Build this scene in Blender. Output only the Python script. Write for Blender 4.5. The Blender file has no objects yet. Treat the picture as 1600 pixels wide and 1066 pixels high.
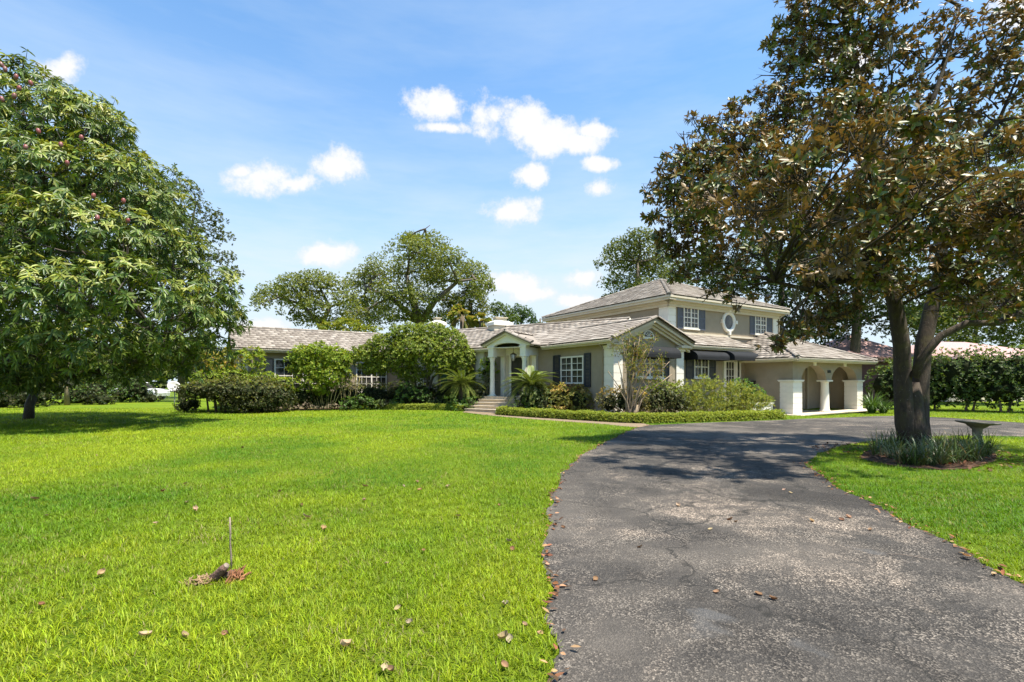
import bpy, bmesh, math, random
import numpy as np
from mathutils import Vector, Matrix, geometry

random.seed(7)
RNG = np.random.default_rng(7)
R = math.radians
SC = bpy.context.scene
COL = SC.collection

# ------------------------------------------------------------------ camera, sky, sun, exposure
FPX, CX, HY, CAMH = 778.0, 800.0, 598.0, 1.5          # focal length / horizon measured in 1600x1066 photo pixels
cam = bpy.data.cameras.new("camera")
cam.sensor_width = 36.0
cam.lens = 36.0 * FPX / 1600.0
cam.shift_y = (HY - 533.0) / 1600.0
cam.clip_start = 0.05
cam.clip_end = 3000.0
camo = bpy.data.objects.new("camera", cam)
camo.location = (0, 0, CAMH)
camo.rotation_euler = (R(90), 0, 0)
COL.objects.link(camo)
SC.camera = camo

SUN_DIR = Vector((0.86, -0.51, 0)).normalized()       # horizontal direction towards the sun
SUN_EL = R(69)
to_sun = Vector((SUN_DIR.x * math.cos(SUN_EL), SUN_DIR.y * math.cos(SUN_EL), math.sin(SUN_EL)))
sl = bpy.data.lights.new("sun", 'SUN')
sl.energy = 5.0
sl.angle = R(1.3)
sl.color = (1.0, 0.93, 0.80)
so = bpy.data.objects.new("sun", sl)
so.rotation_euler = to_sun.to_track_quat('Z', 'Y').to_euler()
so.location = (0, 0, 60)
COL.objects.link(so)

SC.view_settings.view_transform = 'Standard'
SC.view_settings.look = 'None'
SC.view_settings.gamma = 1.0
SC.view_settings.use_curve_mapping = False
SC.view_settings.exposure = 1.15
SC.cycles.max_bounces = 8
SC.cycles.transparent_max_bounces = 8
SC.cycles.use_denoising = True


def build_world():
    w = bpy.data.worlds.new("World")
    SC.world = w
    w.use_nodes = True
    nt = w.node_tree
    N, L = nt.nodes, nt.links
    N.clear()

    def mth(op, a=None, b=None, c=None, clamp=False):
        n = N.new('ShaderNodeMath'); n.operation = op; n.use_clamp = clamp
        for i, v in enumerate((a, b, c)):
            if v is None: continue
            if isinstance(v, (int, float)): n.inputs[i].default_value = v
            else: L.new(v, n.inputs[i])
        return n.outputs[0]

    out = N.new('ShaderNodeOutputWorld')
    bg = N.new('ShaderNodeBackground')
    bg.inputs['Strength'].default_value = 0.098
    L.new(bg.outputs[0], out.inputs[0])
    sky = N.new('ShaderNodeTexSky')
    sky.sky_type = 'NISHITA'
    sky.sun_disc = False
    sky.sun_elevation = SUN_EL
    sky.sun_rotation = math.atan2(SUN_DIR.x, SUN_DIR.y)
    sky.air_density = 1.0
    sky.dust_density = 0.4
    sky.ozone_density = 2.0
    sky.altitude = 0
    tc = N.new('ShaderNodeTexCoord')
    d = tc.outputs['Generated']
    sep = N.new('ShaderNodeSeparateXYZ'); L.new(d, sep.inputs[0])
    # fine and broad cloud noise on the direction vector
    nz = N.new('ShaderNodeTexNoise'); nz.inputs['Scale'].default_value = 15.0
    nz.inputs['Detail'].default_value = 8.0; nz.inputs['Roughness'].default_value = 0.66
    L.new(d, nz.inputs['Vector'])
    mp = N.new('ShaderNodeMapping'); mp.inputs['Scale'].default_value = (1.4, 1.4, 7.0)
    mp.inputs['Rotation'].default_value = (0, R(12), 0)
    L.new(d, mp.inputs['Vector'])
    ci = N.new('ShaderNodeTexNoise'); ci.inputs['Scale'].default_value = 1.6
    ci.inputs['Detail'].default_value = 5.0; ci.inputs['Roughness'].default_value = 0.62
    L.new(mp.outputs[0], ci.inputs['Vector'])
    # separate cumulus puffs: direction (from photo position) and angular half sizes
    puffs = [(98, 107, 28, 20), (420, 274, 52, 24), (465, 287, 38, 16), (530, 257, 47, 25),
             (683, 166, 42, 24), (775, 178, 40, 27), (815, 190, 50, 30), (862, 210, 52, 30), (905, 224, 34, 17),
             (825, 275, 28, 16), (937, 297, 22, 14), (800, 332, 42, 17), (515, 397, 42, 15), (800, 446, 40, 18),
             (825, 460, 34, 12), (925, 205, 30, 10), (690, 200, 40, 9), (380, 268, 22, 12), (915, 436, 28, 15), (1338, 98, 46, 26),
             (1592, 22, 34, 24), (905, 470, 34, 10), (930, 255, 22, 10), (395, 510, 60, 12)]
    front = mth('GREATER_THAN', sep.outputs['Y'], 0.05)
    inv = mth('DIVIDE', 1.0, mth('MAXIMUM', sep.outputs['Y'], 0.05))
    pv = N.new('ShaderNodeVectorMath'); pv.operation = 'SCALE'
    L.new(d, pv.inputs[0]); L.new(inv, pv.inputs['Scale'])
    near = None
    for px, py, rx, ry in puffs:
        ma = N.new('ShaderNodeVectorMath'); ma.operation = 'MULTIPLY_ADD'
        L.new(pv.outputs[0], ma.inputs[0])
        rx *= 1.42; ry *= 1.36
        ma.inputs[1].default_value = (FPX / rx, 0, FPX / ry)
        ma.inputs[2].default_value = (-(px - CX) / rx, 0, -(HY - py) / ry)
        ln = N.new('ShaderNodeVectorMath'); ln.operation = 'LENGTH'; L.new(ma.outputs[0], ln.inputs[0])
        near = ln.outputs['Value'] if near is None else mth('MINIMUM', near, ln.outputs['Value'])
    best = mth('SUBTRACT', 1.0, mth('MINIMUM', near, 3.0))
    best = mth('ADD', mth('MULTIPLY', best, front), mth('MULTIPLY', mth('SUBTRACT', front, 1.0), 2.0))
    # the same kind of scattered cumulus over the rest of the sky
    big = N.new('ShaderNodeTexNoise'); big.inputs['Scale'].default_value = 4.2
    big.inputs['Detail'].default_value = 3.0
    L.new(d, big.inputs['Vector'])
    other = mth('MULTIPLY', mth('SUBTRACT', big.outputs['Fac'], 0.66), 6.0)
    side = mth('MULTIPLY', mth('SUBTRACT', sep.outputs['Y'], 0.45), 14.0, clamp=True)
    other = mth('SUBTRACT', other, mth('MULTIPLY', side, 4.0))
    best = mth('MAXIMUM', best, other)
    f = mth('ADD', best, mth('MULTIPLY', mth('SUBTRACT', nz.outputs['Fac'], 0.5), 2.8))
    mr = N.new('ShaderNodeMapRange'); mr.interpolation_type = 'SMOOTHSTEP'
    mr.inputs['From Min'].default_value = 0.0; mr.inputs['From Max'].default_value = 0.62
    L.new(f, mr.inputs['Value'])
    dens = mr.outputs[0]
    # thin veil, thicker towards the horizon
    el = mth('MAXIMUM', sep.outputs['Z'], 0.0)
    hz = mth('POWER', mth('SUBTRACT', 1.0, el), 3.0)
    veil = mth('MULTIPLY', mth('SUBTRACT', ci.outputs['Fac'], 0.40), 2.4, clamp=True)
    veil = mth('MULTIPLY', veil, mth('ADD', mth('MULTIPLY', hz, 0.6), 0.20))
    veil = mth('MINIMUM', mth('ADD', veil, mth('MULTIPLY', hz, 1.4)), 0.94)
    tint = N.new('ShaderNodeMix'); tint.data_type = 'RGBA'; tint.blend_type = 'MULTIPLY'
    tint.inputs[0].default_value = 1.0
    L.new(sky.outputs[0], tint.inputs[6]); tint.inputs[7].default_value = (0.60, 1.08, 1.32, 1)
    m1 = N.new('ShaderNodeMix'); m1.data_type = 'RGBA'
    L.new(veil, m1.inputs[0]); L.new(tint.outputs[2], m1.inputs[6])
    m1.inputs[7].default_value = (3.75, 4.3, 4.75, 1)
    m2 = N.new('ShaderNodeMix'); m2.data_type = 'RGBA'
    L.new(mth('MULTIPLY', dens, 0.95), m2.inputs[0]); L.new(m1.outputs[2], m2.inputs[6])
    m3 = N.new('ShaderNodeMix'); m3.data_type = 'RGBA'
    sh_ = mth('MULTIPLY', mth('SUBTRACT', f, 0.35), 1.2, clamp=True)
    L.new(sh_, m3.inputs[0]); m3.inputs[6].default_value = (4.35, 4.45, 4.65, 1); m3.inputs[7].default_value = (5.4, 5.35, 5.3, 1)
    L.new(m3.outputs[2], m2.inputs[7])
    L.new(m2.outputs[2], bg.inputs['Color'])


build_world()


# ------------------------------------------------------------------ helpers
def at(x, y, Y):
    """point seen at photo pixel (x, y) that stands Y metres in front of the camera"""
    return Vector(((x - CX) / FPX * Y, Y, CAMH + (HY - y) / FPX * Y))


def gp(x, y, z=0.0):
    """ground point seen at photo pixel (x, y)"""
    Y = (CAMH - z) * FPX / (y - HY)
    return ((x - CX) / FPX * Y, Y)


def hgt(x, y):
    """gentle lie of the land"""
    return (0.13 * np.exp(-(((x + 1.2) / 6) ** 2 + ((y - 26.5) / 3.2) ** 2))
            - 0.17 * np.exp(-(((x - 16.5) / 6) ** 2 + ((y - 26) / 4.5) ** 2)))


def tag(o, label=None, cat=None, group=None, kind=None):
    if label: o["label"] = label
    if cat: o["category"] = cat
    if group: o["group"] = group
    if kind: o["kind"] = kind
    return o


def empty(name, loc=(0, 0, 0), rz=0.0, label=None, cat=None, group=None, parent=None):
    o = bpy.data.objects.new(name, None)
    o.empty_display_size = 0.2
    o.location = loc
    o.rotation_euler = (0, 0, rz)
    COL.objects.link(o)
    if parent: o.parent = parent
    return tag(o, label, cat, group)


def link(name, me, parent=None, mat=None, loc=None, rot=None, scale=None):
    if mat is not None and not me.materials: me.materials.append(mat)
    o = bpy.data.objects.new(name, me)
    COL.objects.link(o)
    if parent: o.parent = parent
    if loc is not None: o.location = loc
    if rot is not None: o.rotation_euler = rot
    if scale is not None: o.scale = scale
    return o


def np_mesh(name, V, F, cols=None, smooth=False):
    """V (n,3) float, F list of (m,k) int arrays; cols (n,3) point colours"""
    me = bpy.data.meshes.new(name)
    V = np.asarray(V, dtype=np.float32)
    if isinstance(F, np.ndarray): F = [F]
    loops = np.concatenate([f.ravel() for f in F]).astype(np.int32)
    tot = np.concatenate([np.full(len(f), f.shape[1], dtype=np.int32) for f in F])
    st = np.concatenate([[0], np.cumsum(tot)[:-1]]).astype(np.int32)
    me.vertices.add(len(V)); me.vertices.foreach_set("co", V.ravel())
    me.loops.add(len(loops)); me.loops.foreach_set("vertex_index", loops)
    me.polygons.add(len(tot)); me.polygons.foreach_set("loop_start", st)
    me.polygons.foreach_set("loop_total", tot)
    if smooth: me.polygons.foreach_set("use_smooth", np.ones(len(tot), dtype=bool))
    me.update(calc_edges=True)
    if cols is not None:
        a = me.color_attributes.new("Col", 'FLOAT_COLOR', 'POINT')
        c4 = np.ones((len(V), 4), dtype=np.float32); c4[:, :3] = cols
        a.data.foreach_set("color", c4.ravel())
    return me


class MB:
    """collects shapes for ONE mesh; X is an optional frame the shapes are given in"""
    def __init__(self, X=None):
        self.v, self.f, self.X, self.sm = [], [], X, set()

    def add(self, vs, fs, smooth=False):
        n = len(self.v)
        for p in vs:
            p = Vector(p)
            if self.X is not None: p = self.X @ p
            self.v.append(p)
        for f in fs:
            if smooth: self.sm.add(len(self.f))
            self.f.append(tuple(i + n for i in f))

    def box(self, x0, x1, y0, y1, z0, z1):
        if x0 > x1: x0, x1 = x1, x0
        if y0 > y1: y0, y1 = y1, y0
        if z0 > z1: z0, z1 = z1, z0
        self.add([(x0, y0, z0), (x1, y0, z0), (x1, y1, z0), (x0, y1, z0), (x0, y0, z1), (x1, y0, z1), (x1, y1, z1), (x0, y1, z1)],
                 [(0, 3, 2, 1), (4, 5, 6, 7), (0, 1, 5, 4), (1, 2, 6, 5), (2, 3, 7, 6), (3, 0, 4, 7)])

    def prism(self, poly, y0, y1):
        """poly in (x, z), extruded along y"""
        n = len(poly)
        vs = [(p[0], y0, p[1]) for p in poly] + [(p[0], y1, p[1]) for p in poly]
        fs = [tuple(range(n)), tuple(range(2 * n - 1, n - 1, -1))]
        for i in range(n):
            j = (i + 1) % n
            fs.append((i, i + n, j + n, j))
        self.add(vs, fs)

    def slab(self, pts, th):
        """3D polygon thickened downwards"""
        n = len(pts)
        vs = [tuple(p) for p in pts] + [(p[0], p[1], p[2] - th) for p in pts]
        fs = [tuple(range(n)), tuple(range(2 * n - 1, n - 1, -1))]
        for i in range(n):
            j = (i + 1) % n
            fs.append((i, i + n, j + n, j))
        self.add(vs, fs)

    def lathe(self, cx, cy, prof, seg=16):
        vs, fs = [], []
        for r, z in prof:
            for k in range(seg):
                a = 2 * math.pi * k / seg
                vs.append((cx + r * math.cos(a), cy + r * math.sin(a), z))
        for i in range(len(prof) - 1):
            for k in range(seg):
                k2 = (k + 1) % seg
                fs.append((i * seg + k, i * seg + k2, (i + 1) * seg + k2, (i + 1) * seg + k))
        fs.append(tuple(range(seg - 1, -1, -1)))
        fs.append(tuple((len(prof) - 1) * seg + k for k in range(seg)))
        self.add(vs, fs, True)

    def tube(self, pts, rad, seg=6, cap=True, lump=0.0):
        pts = [Vector(p) for p in pts]
        n = len(pts)
        if not hasattr(rad, '__len__'): rad = [rad] * n
        vs, fs = [], []
        prev = None
        for i, p in enumerate(pts):
            t = (pts[min(i + 1, n - 1)] - pts[max(i - 1, 0)])
            if t.length < 1e-6: t = Vector((0, 0, 1))
            t.normalize()
            if prev is None:
                prev = t.cross(Vector((0.31, 0.87, 0.12)))
                if prev.length < 1e-3: prev = t.cross(Vector((1, 0, 0)))
            a = (prev - t * prev.dot(t)).normalized()
            b = t.cross(a)
            prev = a
            for k in range(seg):
                th = 2 * math.pi * k / seg
                rr = rad[i] * (1 + (random.uniform(-lump, lump) if lump else 0))
                vs.append(p + a * (math.cos(th) * rr) + b * (math.sin(th) * rr))
        for i in range(n - 1):
            for k in range(seg):
                k2 = (k + 1) % seg
                fs.append((i * seg + k, i * seg + k2, (i + 1) * seg + k2, (i + 1) * seg + k))
        if cap:
            fs.append(tuple(range(seg - 1, -1, -1)))
            fs.append(tuple((n - 1) * seg + k for k in range(seg)))
        self.add(vs, fs, True)

    def build(self, name, mat, parent=None, label=None):
        me = bpy.data.meshes.new(name)
        me.from_pydata([tuple(p) for p in self.v], [], self.f)
        if self.sm:
            for i in self.sm: me.polygons[i].use_smooth = True
        me.update()
        o = link(name, me, parent, mat)
        if label: o["label"] = label
        return o


# ------------------------------------------------------------------ materials
def nmat(name):
    m = bpy.data.materials.new(name)
    m.use_nodes = True
    nt = m.node_tree
    bs = nt.nodes['Principled BSDF']
    return m, nt, nt.nodes, nt.links, bs


def ramp(N, L, fac, stops):
    r = N.new('ShaderNodeValToRGB')
    el = r.color_ramp.elements
    while len(el) < len(stops): el.new(0.5)
    for e, (p, c) in zip(el, stops):
        e.position = p; e.color = (*c, 1)
    L.new(fac, r.inputs[0])
    return r.outputs[0]


def noise(N, L, vec, scale, detail=4, rough=0.55, dist=0.0):
    n = N.new('ShaderNodeTexNoise')
    n.inputs['Scale'].default_value = scale; n.inputs['Detail'].default_value = detail
    n.inputs['Roughness'].default_value = rough; n.inputs['Distortion'].default_value = dist
    if vec is not None: L.new(vec, n.inputs['Vector'])
    return n.outputs['Fac']


def mixc(N, L, fac, a, b, mode='MIX'):
    m = N.new('ShaderNodeMix'); m.data_type = 'RGBA'; m.blend_type = mode
    for v, i in ((fac, 0), (a, 6), (b, 7)):
        if isinstance(v, (int, float)): m.inputs[i].default_value = v
        elif isinstance(v, tuple): m.inputs[i].default_value = (*v, 1)
        else: L.new(v, m.inputs[i])
    return m.outputs[2]


def bump(N, L, bs, h, strength=0.4, dist=0.02):
    b = N.new('ShaderNodeBump'); b.inputs['Strength'].default_value = strength
    b.inputs['Distance'].default_value = dist
    L.new(h, b.inputs['Height']); L.new(b.outputs[0], bs.inputs['Normal'])


def plain(name, col, rough=0.7, var=0.18, scale=6.0, bstr=0.25, bscale=60.0, spec=0.4, stain=None):
    m, nt, N, L, bs = nmat(name)
    tc = N.new('ShaderNodeTexCoord').outputs['Object']
    n1 = noise(N, L, tc, scale, 6, 0.6)
    lo = tuple(c * (1 - var) for c in col); hi = tuple(min(1, c * (1 + var)) for c in col)
    c = ramp(N, L, n1, [(0.3, lo), (0.7, hi)])
    if stain:
        n2 = noise(N, L, tc, 1.3, 5, 0.65, 0.6)
        r = ramp(N, L, n2, [(0.48, (0, 0, 0)), (0.68, (1, 1, 1))])
        c = mixc(N, L, mth_mul(N, L, r, stain[1]), c, stain[0])
    L.new(c, bs.inputs['Base Color'])
    bs.inputs['Roughness'].default_value = rough
    bs.inputs['Specular IOR Level'].default_value = spec
    if bstr: bump(N, L, bs, noise(N, L, tc, bscale, 3), bstr, 0.01)
    return m


def mth_mul(N, L, a, k):
    n = N.new('ShaderNodeMath'); n.operation = 'MULTIPLY'; L.new(a, n.inputs[0]); n.inputs[1].default_value = k
    return n.outputs[0]


def leaf_mat(name, under=None, rough=0.42, trans=0.28, spec=0.45, tcol=(1.25, 1.15, 0.45)):
    """leaf colour comes from the mesh's Col attribute; 'under' is the colour of the leaf's lower face"""
    m, nt, N, L, bs = nmat(name)
    a = N.new('ShaderNodeAttribute'); a.attribute_name = 'Col'
    c = a.outputs['Color']
    if under:
        g = N.new('ShaderNodeNewGeometry')
        c = mixc(N, L, g.outputs['Backfacing'], c, under)
    L.new(c, bs.inputs['Base Color'])
    bs.inputs['Roughness'].default_value = rough
    bs.inputs['Specular IOR Level'].default_value = spec
    out = N['Material Output']
    tr = N.new('ShaderNodeBsdfTranslucent')
    L.new(mixc(N, L, 1.0, c, tcol, 'MULTIPLY'), tr.inputs['Color'])
    mx = N.new('ShaderNodeMixShader'); mx.inputs[0].default_value = trans
    L.new(bs.outputs[0], mx.inputs[1]); L.new(tr.outputs[0], mx.inputs[2])
    L.new(mx.outputs[0], out.inputs['Surface'])
    return m


def bark_mat(name, a, b, moss=None):
    m, nt, N, L, bs = nmat(name)
    tc = N.new('ShaderNodeTexCoord').outputs['Object']
    mp = N.new('ShaderNodeMapping'); mp.inputs['Scale'].default_value = (1, 1, 0.35); L.new(tc, mp.inputs[0])
    n1 = noise(N, L, mp.outputs[0], 14, 8, 0.7)
    c = ramp(N, L, n1, [(0.3, a), (0.72, b)])
    n2 = noise(N, L, tc, 5, 6, 0.6)
    if moss: c = mixc(N, L, ramp(N, L, n2, [(0.5, (0, 0, 0)), (0.62, (0.8, 0.8, 0.8))]), c, moss)
    v = noise(N, L, tc, 30, 2)
    c = mixc(N, L, ramp(N, L, v, [(0.68, (0, 0, 0)), (0.72, (0.5, 0.5, 0.5))]), c, (0.28, 0.27, 0.23))
    L.new(c, bs.inputs['Base Color']); bs.inputs['Roughness'].default_value = 0.9
    bump(N, L, bs, n1, 0.8, 0.03)
    return m


M = {}
M['stucco'] = plain('stucco', (0.315, 0.26, 0.19), 0.9, 0.08, 2.5, 0.35, 90, 0.2, stain=((0.27, 0.215, 0.145), 0.4))
M['white'] = plain('white_paint', (0.76, 0.715, 0.63), 0.6, 0.06, 3.0, 0.12, 40, 0.35, stain=((0.62, 0.60, 0.53), 0.35))
M['trim'] = plain('cream_trim', (0.57, 0.50, 0.385), 0.6, 0.06, 3.0, 0.1, 40, 0.35, stain=((0.47, 0.41, 0.28), 0.4))
M['shutter'] = plain('slate_shutter_paint', (0.035, 0.038, 0.05), 0.5, 0.15, 6, 0.1, 60)
M['shutter_up'] = plain('blue_grey_shutter_paint', (0.10, 0.108, 0.14), 0.55, 0.12, 6, 0.1, 60)
M['canvas'] = plain('black_awning_canvas', (0.016, 0.017, 0.019), 0.8, 0.25, 3, 0.3, 120, 0.2)
M['door'] = plain('taupe_door_paint', (0.33, 0.29, 0.22), 0.6, 0.06, 3, 0.05, 40)
M['darkdoor'] = plain('dark_door_paint', (0.03, 0.028, 0.026), 0.4, 0.2, 4, 0.05, 40)
M['brick'] = plain('brick_red', (0.20, 0.085, 0.055), 0.9, 0.3, 14, 0.4, 60, 0.2)
M['concrete'] = plain('pale_concrete', (0.50, 0.44, 0.35), 0.85, 0.12, 3, 0.3, 50, 0.3, stain=((0.36, 0.3, 0.22), 0.4))
M['step'] = plain('coral_stone_step', (0.48, 0.40, 0.30), 0.85, 0.15, 5, 0.3, 50, 0.3)
M['paver'] = plain('tan_paver', (0.20, 0.15, 0.10), 0.9, 0.2, 7, 0.4, 60, 0.2)
M['metal'] = plain('dark_bronze_metal', (0.03, 0.026, 0.022), 0.4, 0.2, 10, 0.05, 60, 0.5)
M['dish'] = plain('dish_grey_paint', (0.58, 0.56, 0.56), 0.5, 0.05, 8, 0.03, 40)
M['galv'] = plain('galvanised_steel', (0.35, 0.36, 0.36), 0.45, 0.1, 10, 0.05, 60)
M['stone'] = plain('weathered_cast_stone', (0.20, 0.185, 0.145), 0.95, 0.35, 9, 0.7, 45, 0.2, stain=((0.10, 0.105, 0.07), 0.7))
M['mulch'] = plain('bark_mulch', (0.075, 0.042, 0.025), 0.95, 0.5, 30, 1.0, 60, 0.15)
M['cut'] = plain('cut_wood', (0.27, 0.18, 0.10), 0.85, 0.3, 14, 0.5, 50, 0.2)
M['rotten'] = plain('rotten_red_wood', (0.22, 0.10, 0.05), 0.9, 0.45, 18, 0.8, 50, 0.2)
M['greystick'] = plain('grey_dead_wood', (0.24, 0.19, 0.15), 0.9, 0.3, 20, 0.5, 60, 0.2)
M['teal'] = plain('teal_painted_metal', (0.03, 0.16, 0.13), 0.5, 0.15, 6, 0.05, 40)
M['terracotta'] = plain('terracotta_tile', (0.46, 0.27, 0.19), 0.85, 0.35, 9, 0.5, 30, 0.2)
M['pinktile'] = plain('faded_pink_tile', (0.40, 0.255, 0.24), 0.85, 0.25, 9, 0.5, 30, 0.2)
M['cream'] = plain('cream_stucco', (0.62, 0.54, 0.44), 0.9, 0.08, 3, 0.2, 50, 0.2)
M['rust'] = plain('maroon_wall', (0.12, 0.06, 0.06), 0.9, 0.15, 3, 0.2, 50, 0.2)
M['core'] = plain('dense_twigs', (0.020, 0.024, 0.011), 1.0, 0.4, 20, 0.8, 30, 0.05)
M['carwhite'] = plain('white_car_paint', (0.72, 0.72, 0.72), 0.25, 0.02, 2, 0.0, 10, 0.5)
M['rubber'] = plain('tyre_rubber', (0.02, 0.02, 0.02), 0.8, 0.2, 20, 0.2, 80, 0.3)
M['bark_oak'] = bark_mat('oak_bark', (0.06, 0.048, 0.036), (0.16, 0.13, 0.10))
M['bark_mag'] = bark_mat('magnolia_bark', (0.018, 0.013, 0.010), (0.070, 0.050, 0.034), (0.060, 0.050, 0.020))
M['bark_dark'] = bark_mat('mango_bark', (0.035, 0.028, 0.022), (0.09, 0.075, 0.06))
M['bark_pale'] = bark_mat('crape_myrtle_bark', (0.17, 0.125, 0.08), (0.36, 0.28, 0.19))
M['bark_palm'] = bark_mat('palm_bark', (0.06, 0.045, 0.03), (0.16, 0.12, 0.08))
M['moss'] = plain('grey_tree_moss', (0.24, 0.215, 0.165), 1.0, 0.3, 20, 0.3, 60, 0.05)
M['cane'] = plain('tan_canes', (0.33, 0.27, 0.13), 0.8, 0.3, 12, 0.2, 50, 0.2)
M['leaf'] = leaf_mat('leaf', rough=0.5, spec=0.3, trans=0.38)
M['leaf_soft'] = leaf_mat('soft_leaf', rough=0.6, spec=0.25, trans=0.40)
M['leaf_mango'] = leaf_mat('mango_leaf', rough=0.42, spec=0.34, trans=0.24)
M['leaf_mag'] = leaf_mat('magnolia_leaf', under=(0.215, 0.14, 0.055), rough=0.42, spec=0.4, trans=0.14, tcol=(1.3, 1.05, 0.45))
M['leaf_sago'] = leaf_mat('sago_leaflet', rough=0.4, spec=0.5, trans=0.15)
M['blade'] = leaf_mat('grass_blade', rough=0.55, spec=0.25, trans=0.38, tcol=(1.2, 1.15, 0.5))
M['deadleaf'] = leaf_mat('dead_leaf', rough=0.8, spec=0.15, trans=0.12, tcol=(1.1, 0.8, 0.5))


def fruit_mat():
    m, nt, N, L, bs = nmat('mango_skin')
    tc = N.new('ShaderNodeTexCoord').outputs['Object']
    n = noise(N, L, tc, 6, 3)
    L.new(ramp(N, L, n, [(0.35, (0.26, 0.055, 0.04)), (0.6, (0.16, 0.06, 0.065)), (0.75, (0.16, 0.14, 0.05))]), bs.inputs['Base Color'])
    bs.inputs['Roughness'].default_value = 0.45
    return m


def glass_mat():
    m, nt, N, L, bs = nmat('window_glass')
    tc = N.new('ShaderNodeTexCoord').outputs['Object']
    n = noise(N, L, tc, 1.7, 4)
    L.new(ramp(N, L, n, [(0.4, (0.015, 0.017, 0.016)), (0.65, (0.09, 0.082, 0.068))]), bs.inputs['Base Color'])
    bs.inputs['Roughness'].default_value = 0.06
    bs.inputs['Specular IOR Level'].default_value = 0.5
    return m


def tile_mat(name, src):
    """weathered flat concrete roof tile; tone differs from tile to tile"""
    m, nt, N, L, bs = nmat(name)
    if src == 'obj': fac = N.new('ShaderNodeObjectInfo').outputs['Random']
    elif src == 'att':
        a = N.new('ShaderNodeAttribute'); a.attribute_name = 'Col'; fac = a.outputs['Fac']
    else:
        fac = noise(N, L, N.new('ShaderNodeTexCoord').outputs['Object'], 9, 4, 0.7)
    c = ramp(N, L, fac, [(0.0, (0.18, 0.152, 0.128)), (0.35, (0.225, 0.193, 0.163)), (0.7, (0.27, 0.236, 0.20)), (1.0, (0.34, 0.30, 0.26))])
    g = N.new('ShaderNodeNewGeometry').outputs['Position']
    n2 = noise(N, L, g, 2.2, 7, 0.7, 0.5)
    c = mixc(N, L, ramp(N, L, n2, [(0.55, (0, 0, 0)), (0.75, (0.45, 0.45, 0.45))]), c, (0.47, 0.43, 0.375))
    n3 = noise(N, L, g, 1.1, 6, 0.7, 0.4)
    c = mixc(N, L, ramp(N, L, n3, [(0.52, (0, 0, 0)), (0.78, (0.35, 0.35, 0.35))]), c, (0.17, 0.14, 0.112))
    L.new(c, bs.inputs['Base Color']); bs.inputs['Roughness'].default_value = 0.9
    bs.inputs['Specular IOR Level'].default_value = 0.2
    bump(N, L, bs, noise(N, L, g, 45, 3), 0.4, 0.01)
    return m


M['fruit'] = fruit_mat()
M['glass'] = glass_mat()
M['tile'] = tile_mat('roof_tile', 'obj')
M['tile_many'] = tile_mat('roof_tile_many', 'att')
M['deck'] = tile_mat('roof_deck', 'noise')


def lawn_mat():
    m, nt, N, L, bs = nmat('lawn_turf')
    g = N.new('ShaderNodeNewGeometry').outputs['Position']
    n1 = noise(N, L, g, 0.45, 5, 0.6)
    n2 = noise(N, L, g, 9, 8, 0.75)
    n3 = noise(N, L, g, 60, 4, 0.7)
    c = ramp(N, L, n2, [(0.28, (0.05, 0.095, 0.006)), (0.5, (0.115, 0.19, 0.009)), (0.72, (0.18, 0.245, 0.014))])
    c = mixc(N, L, ramp(N, L, n1, [(0.4, (0, 0, 0)), (0.65, (0.6, 0.6, 0.6))]), c, (0.21, 0.25, 0.014))
    c = mixc(N, L, ramp(N, L, n3, [(0.35, (0.7, 0.7, 0.7)), (0.5, (0, 0, 0))]), c, (0.035, 0.065, 0.008))
    L.new(c, bs.inputs['Base Color']); bs.inputs['Roughness'].default_value = 0.9
    bs.inputs['Specular IOR Level'].default_value = 0.1
    bump(N, L, bs, n3, 1.0, 0.04)
    return m


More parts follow.
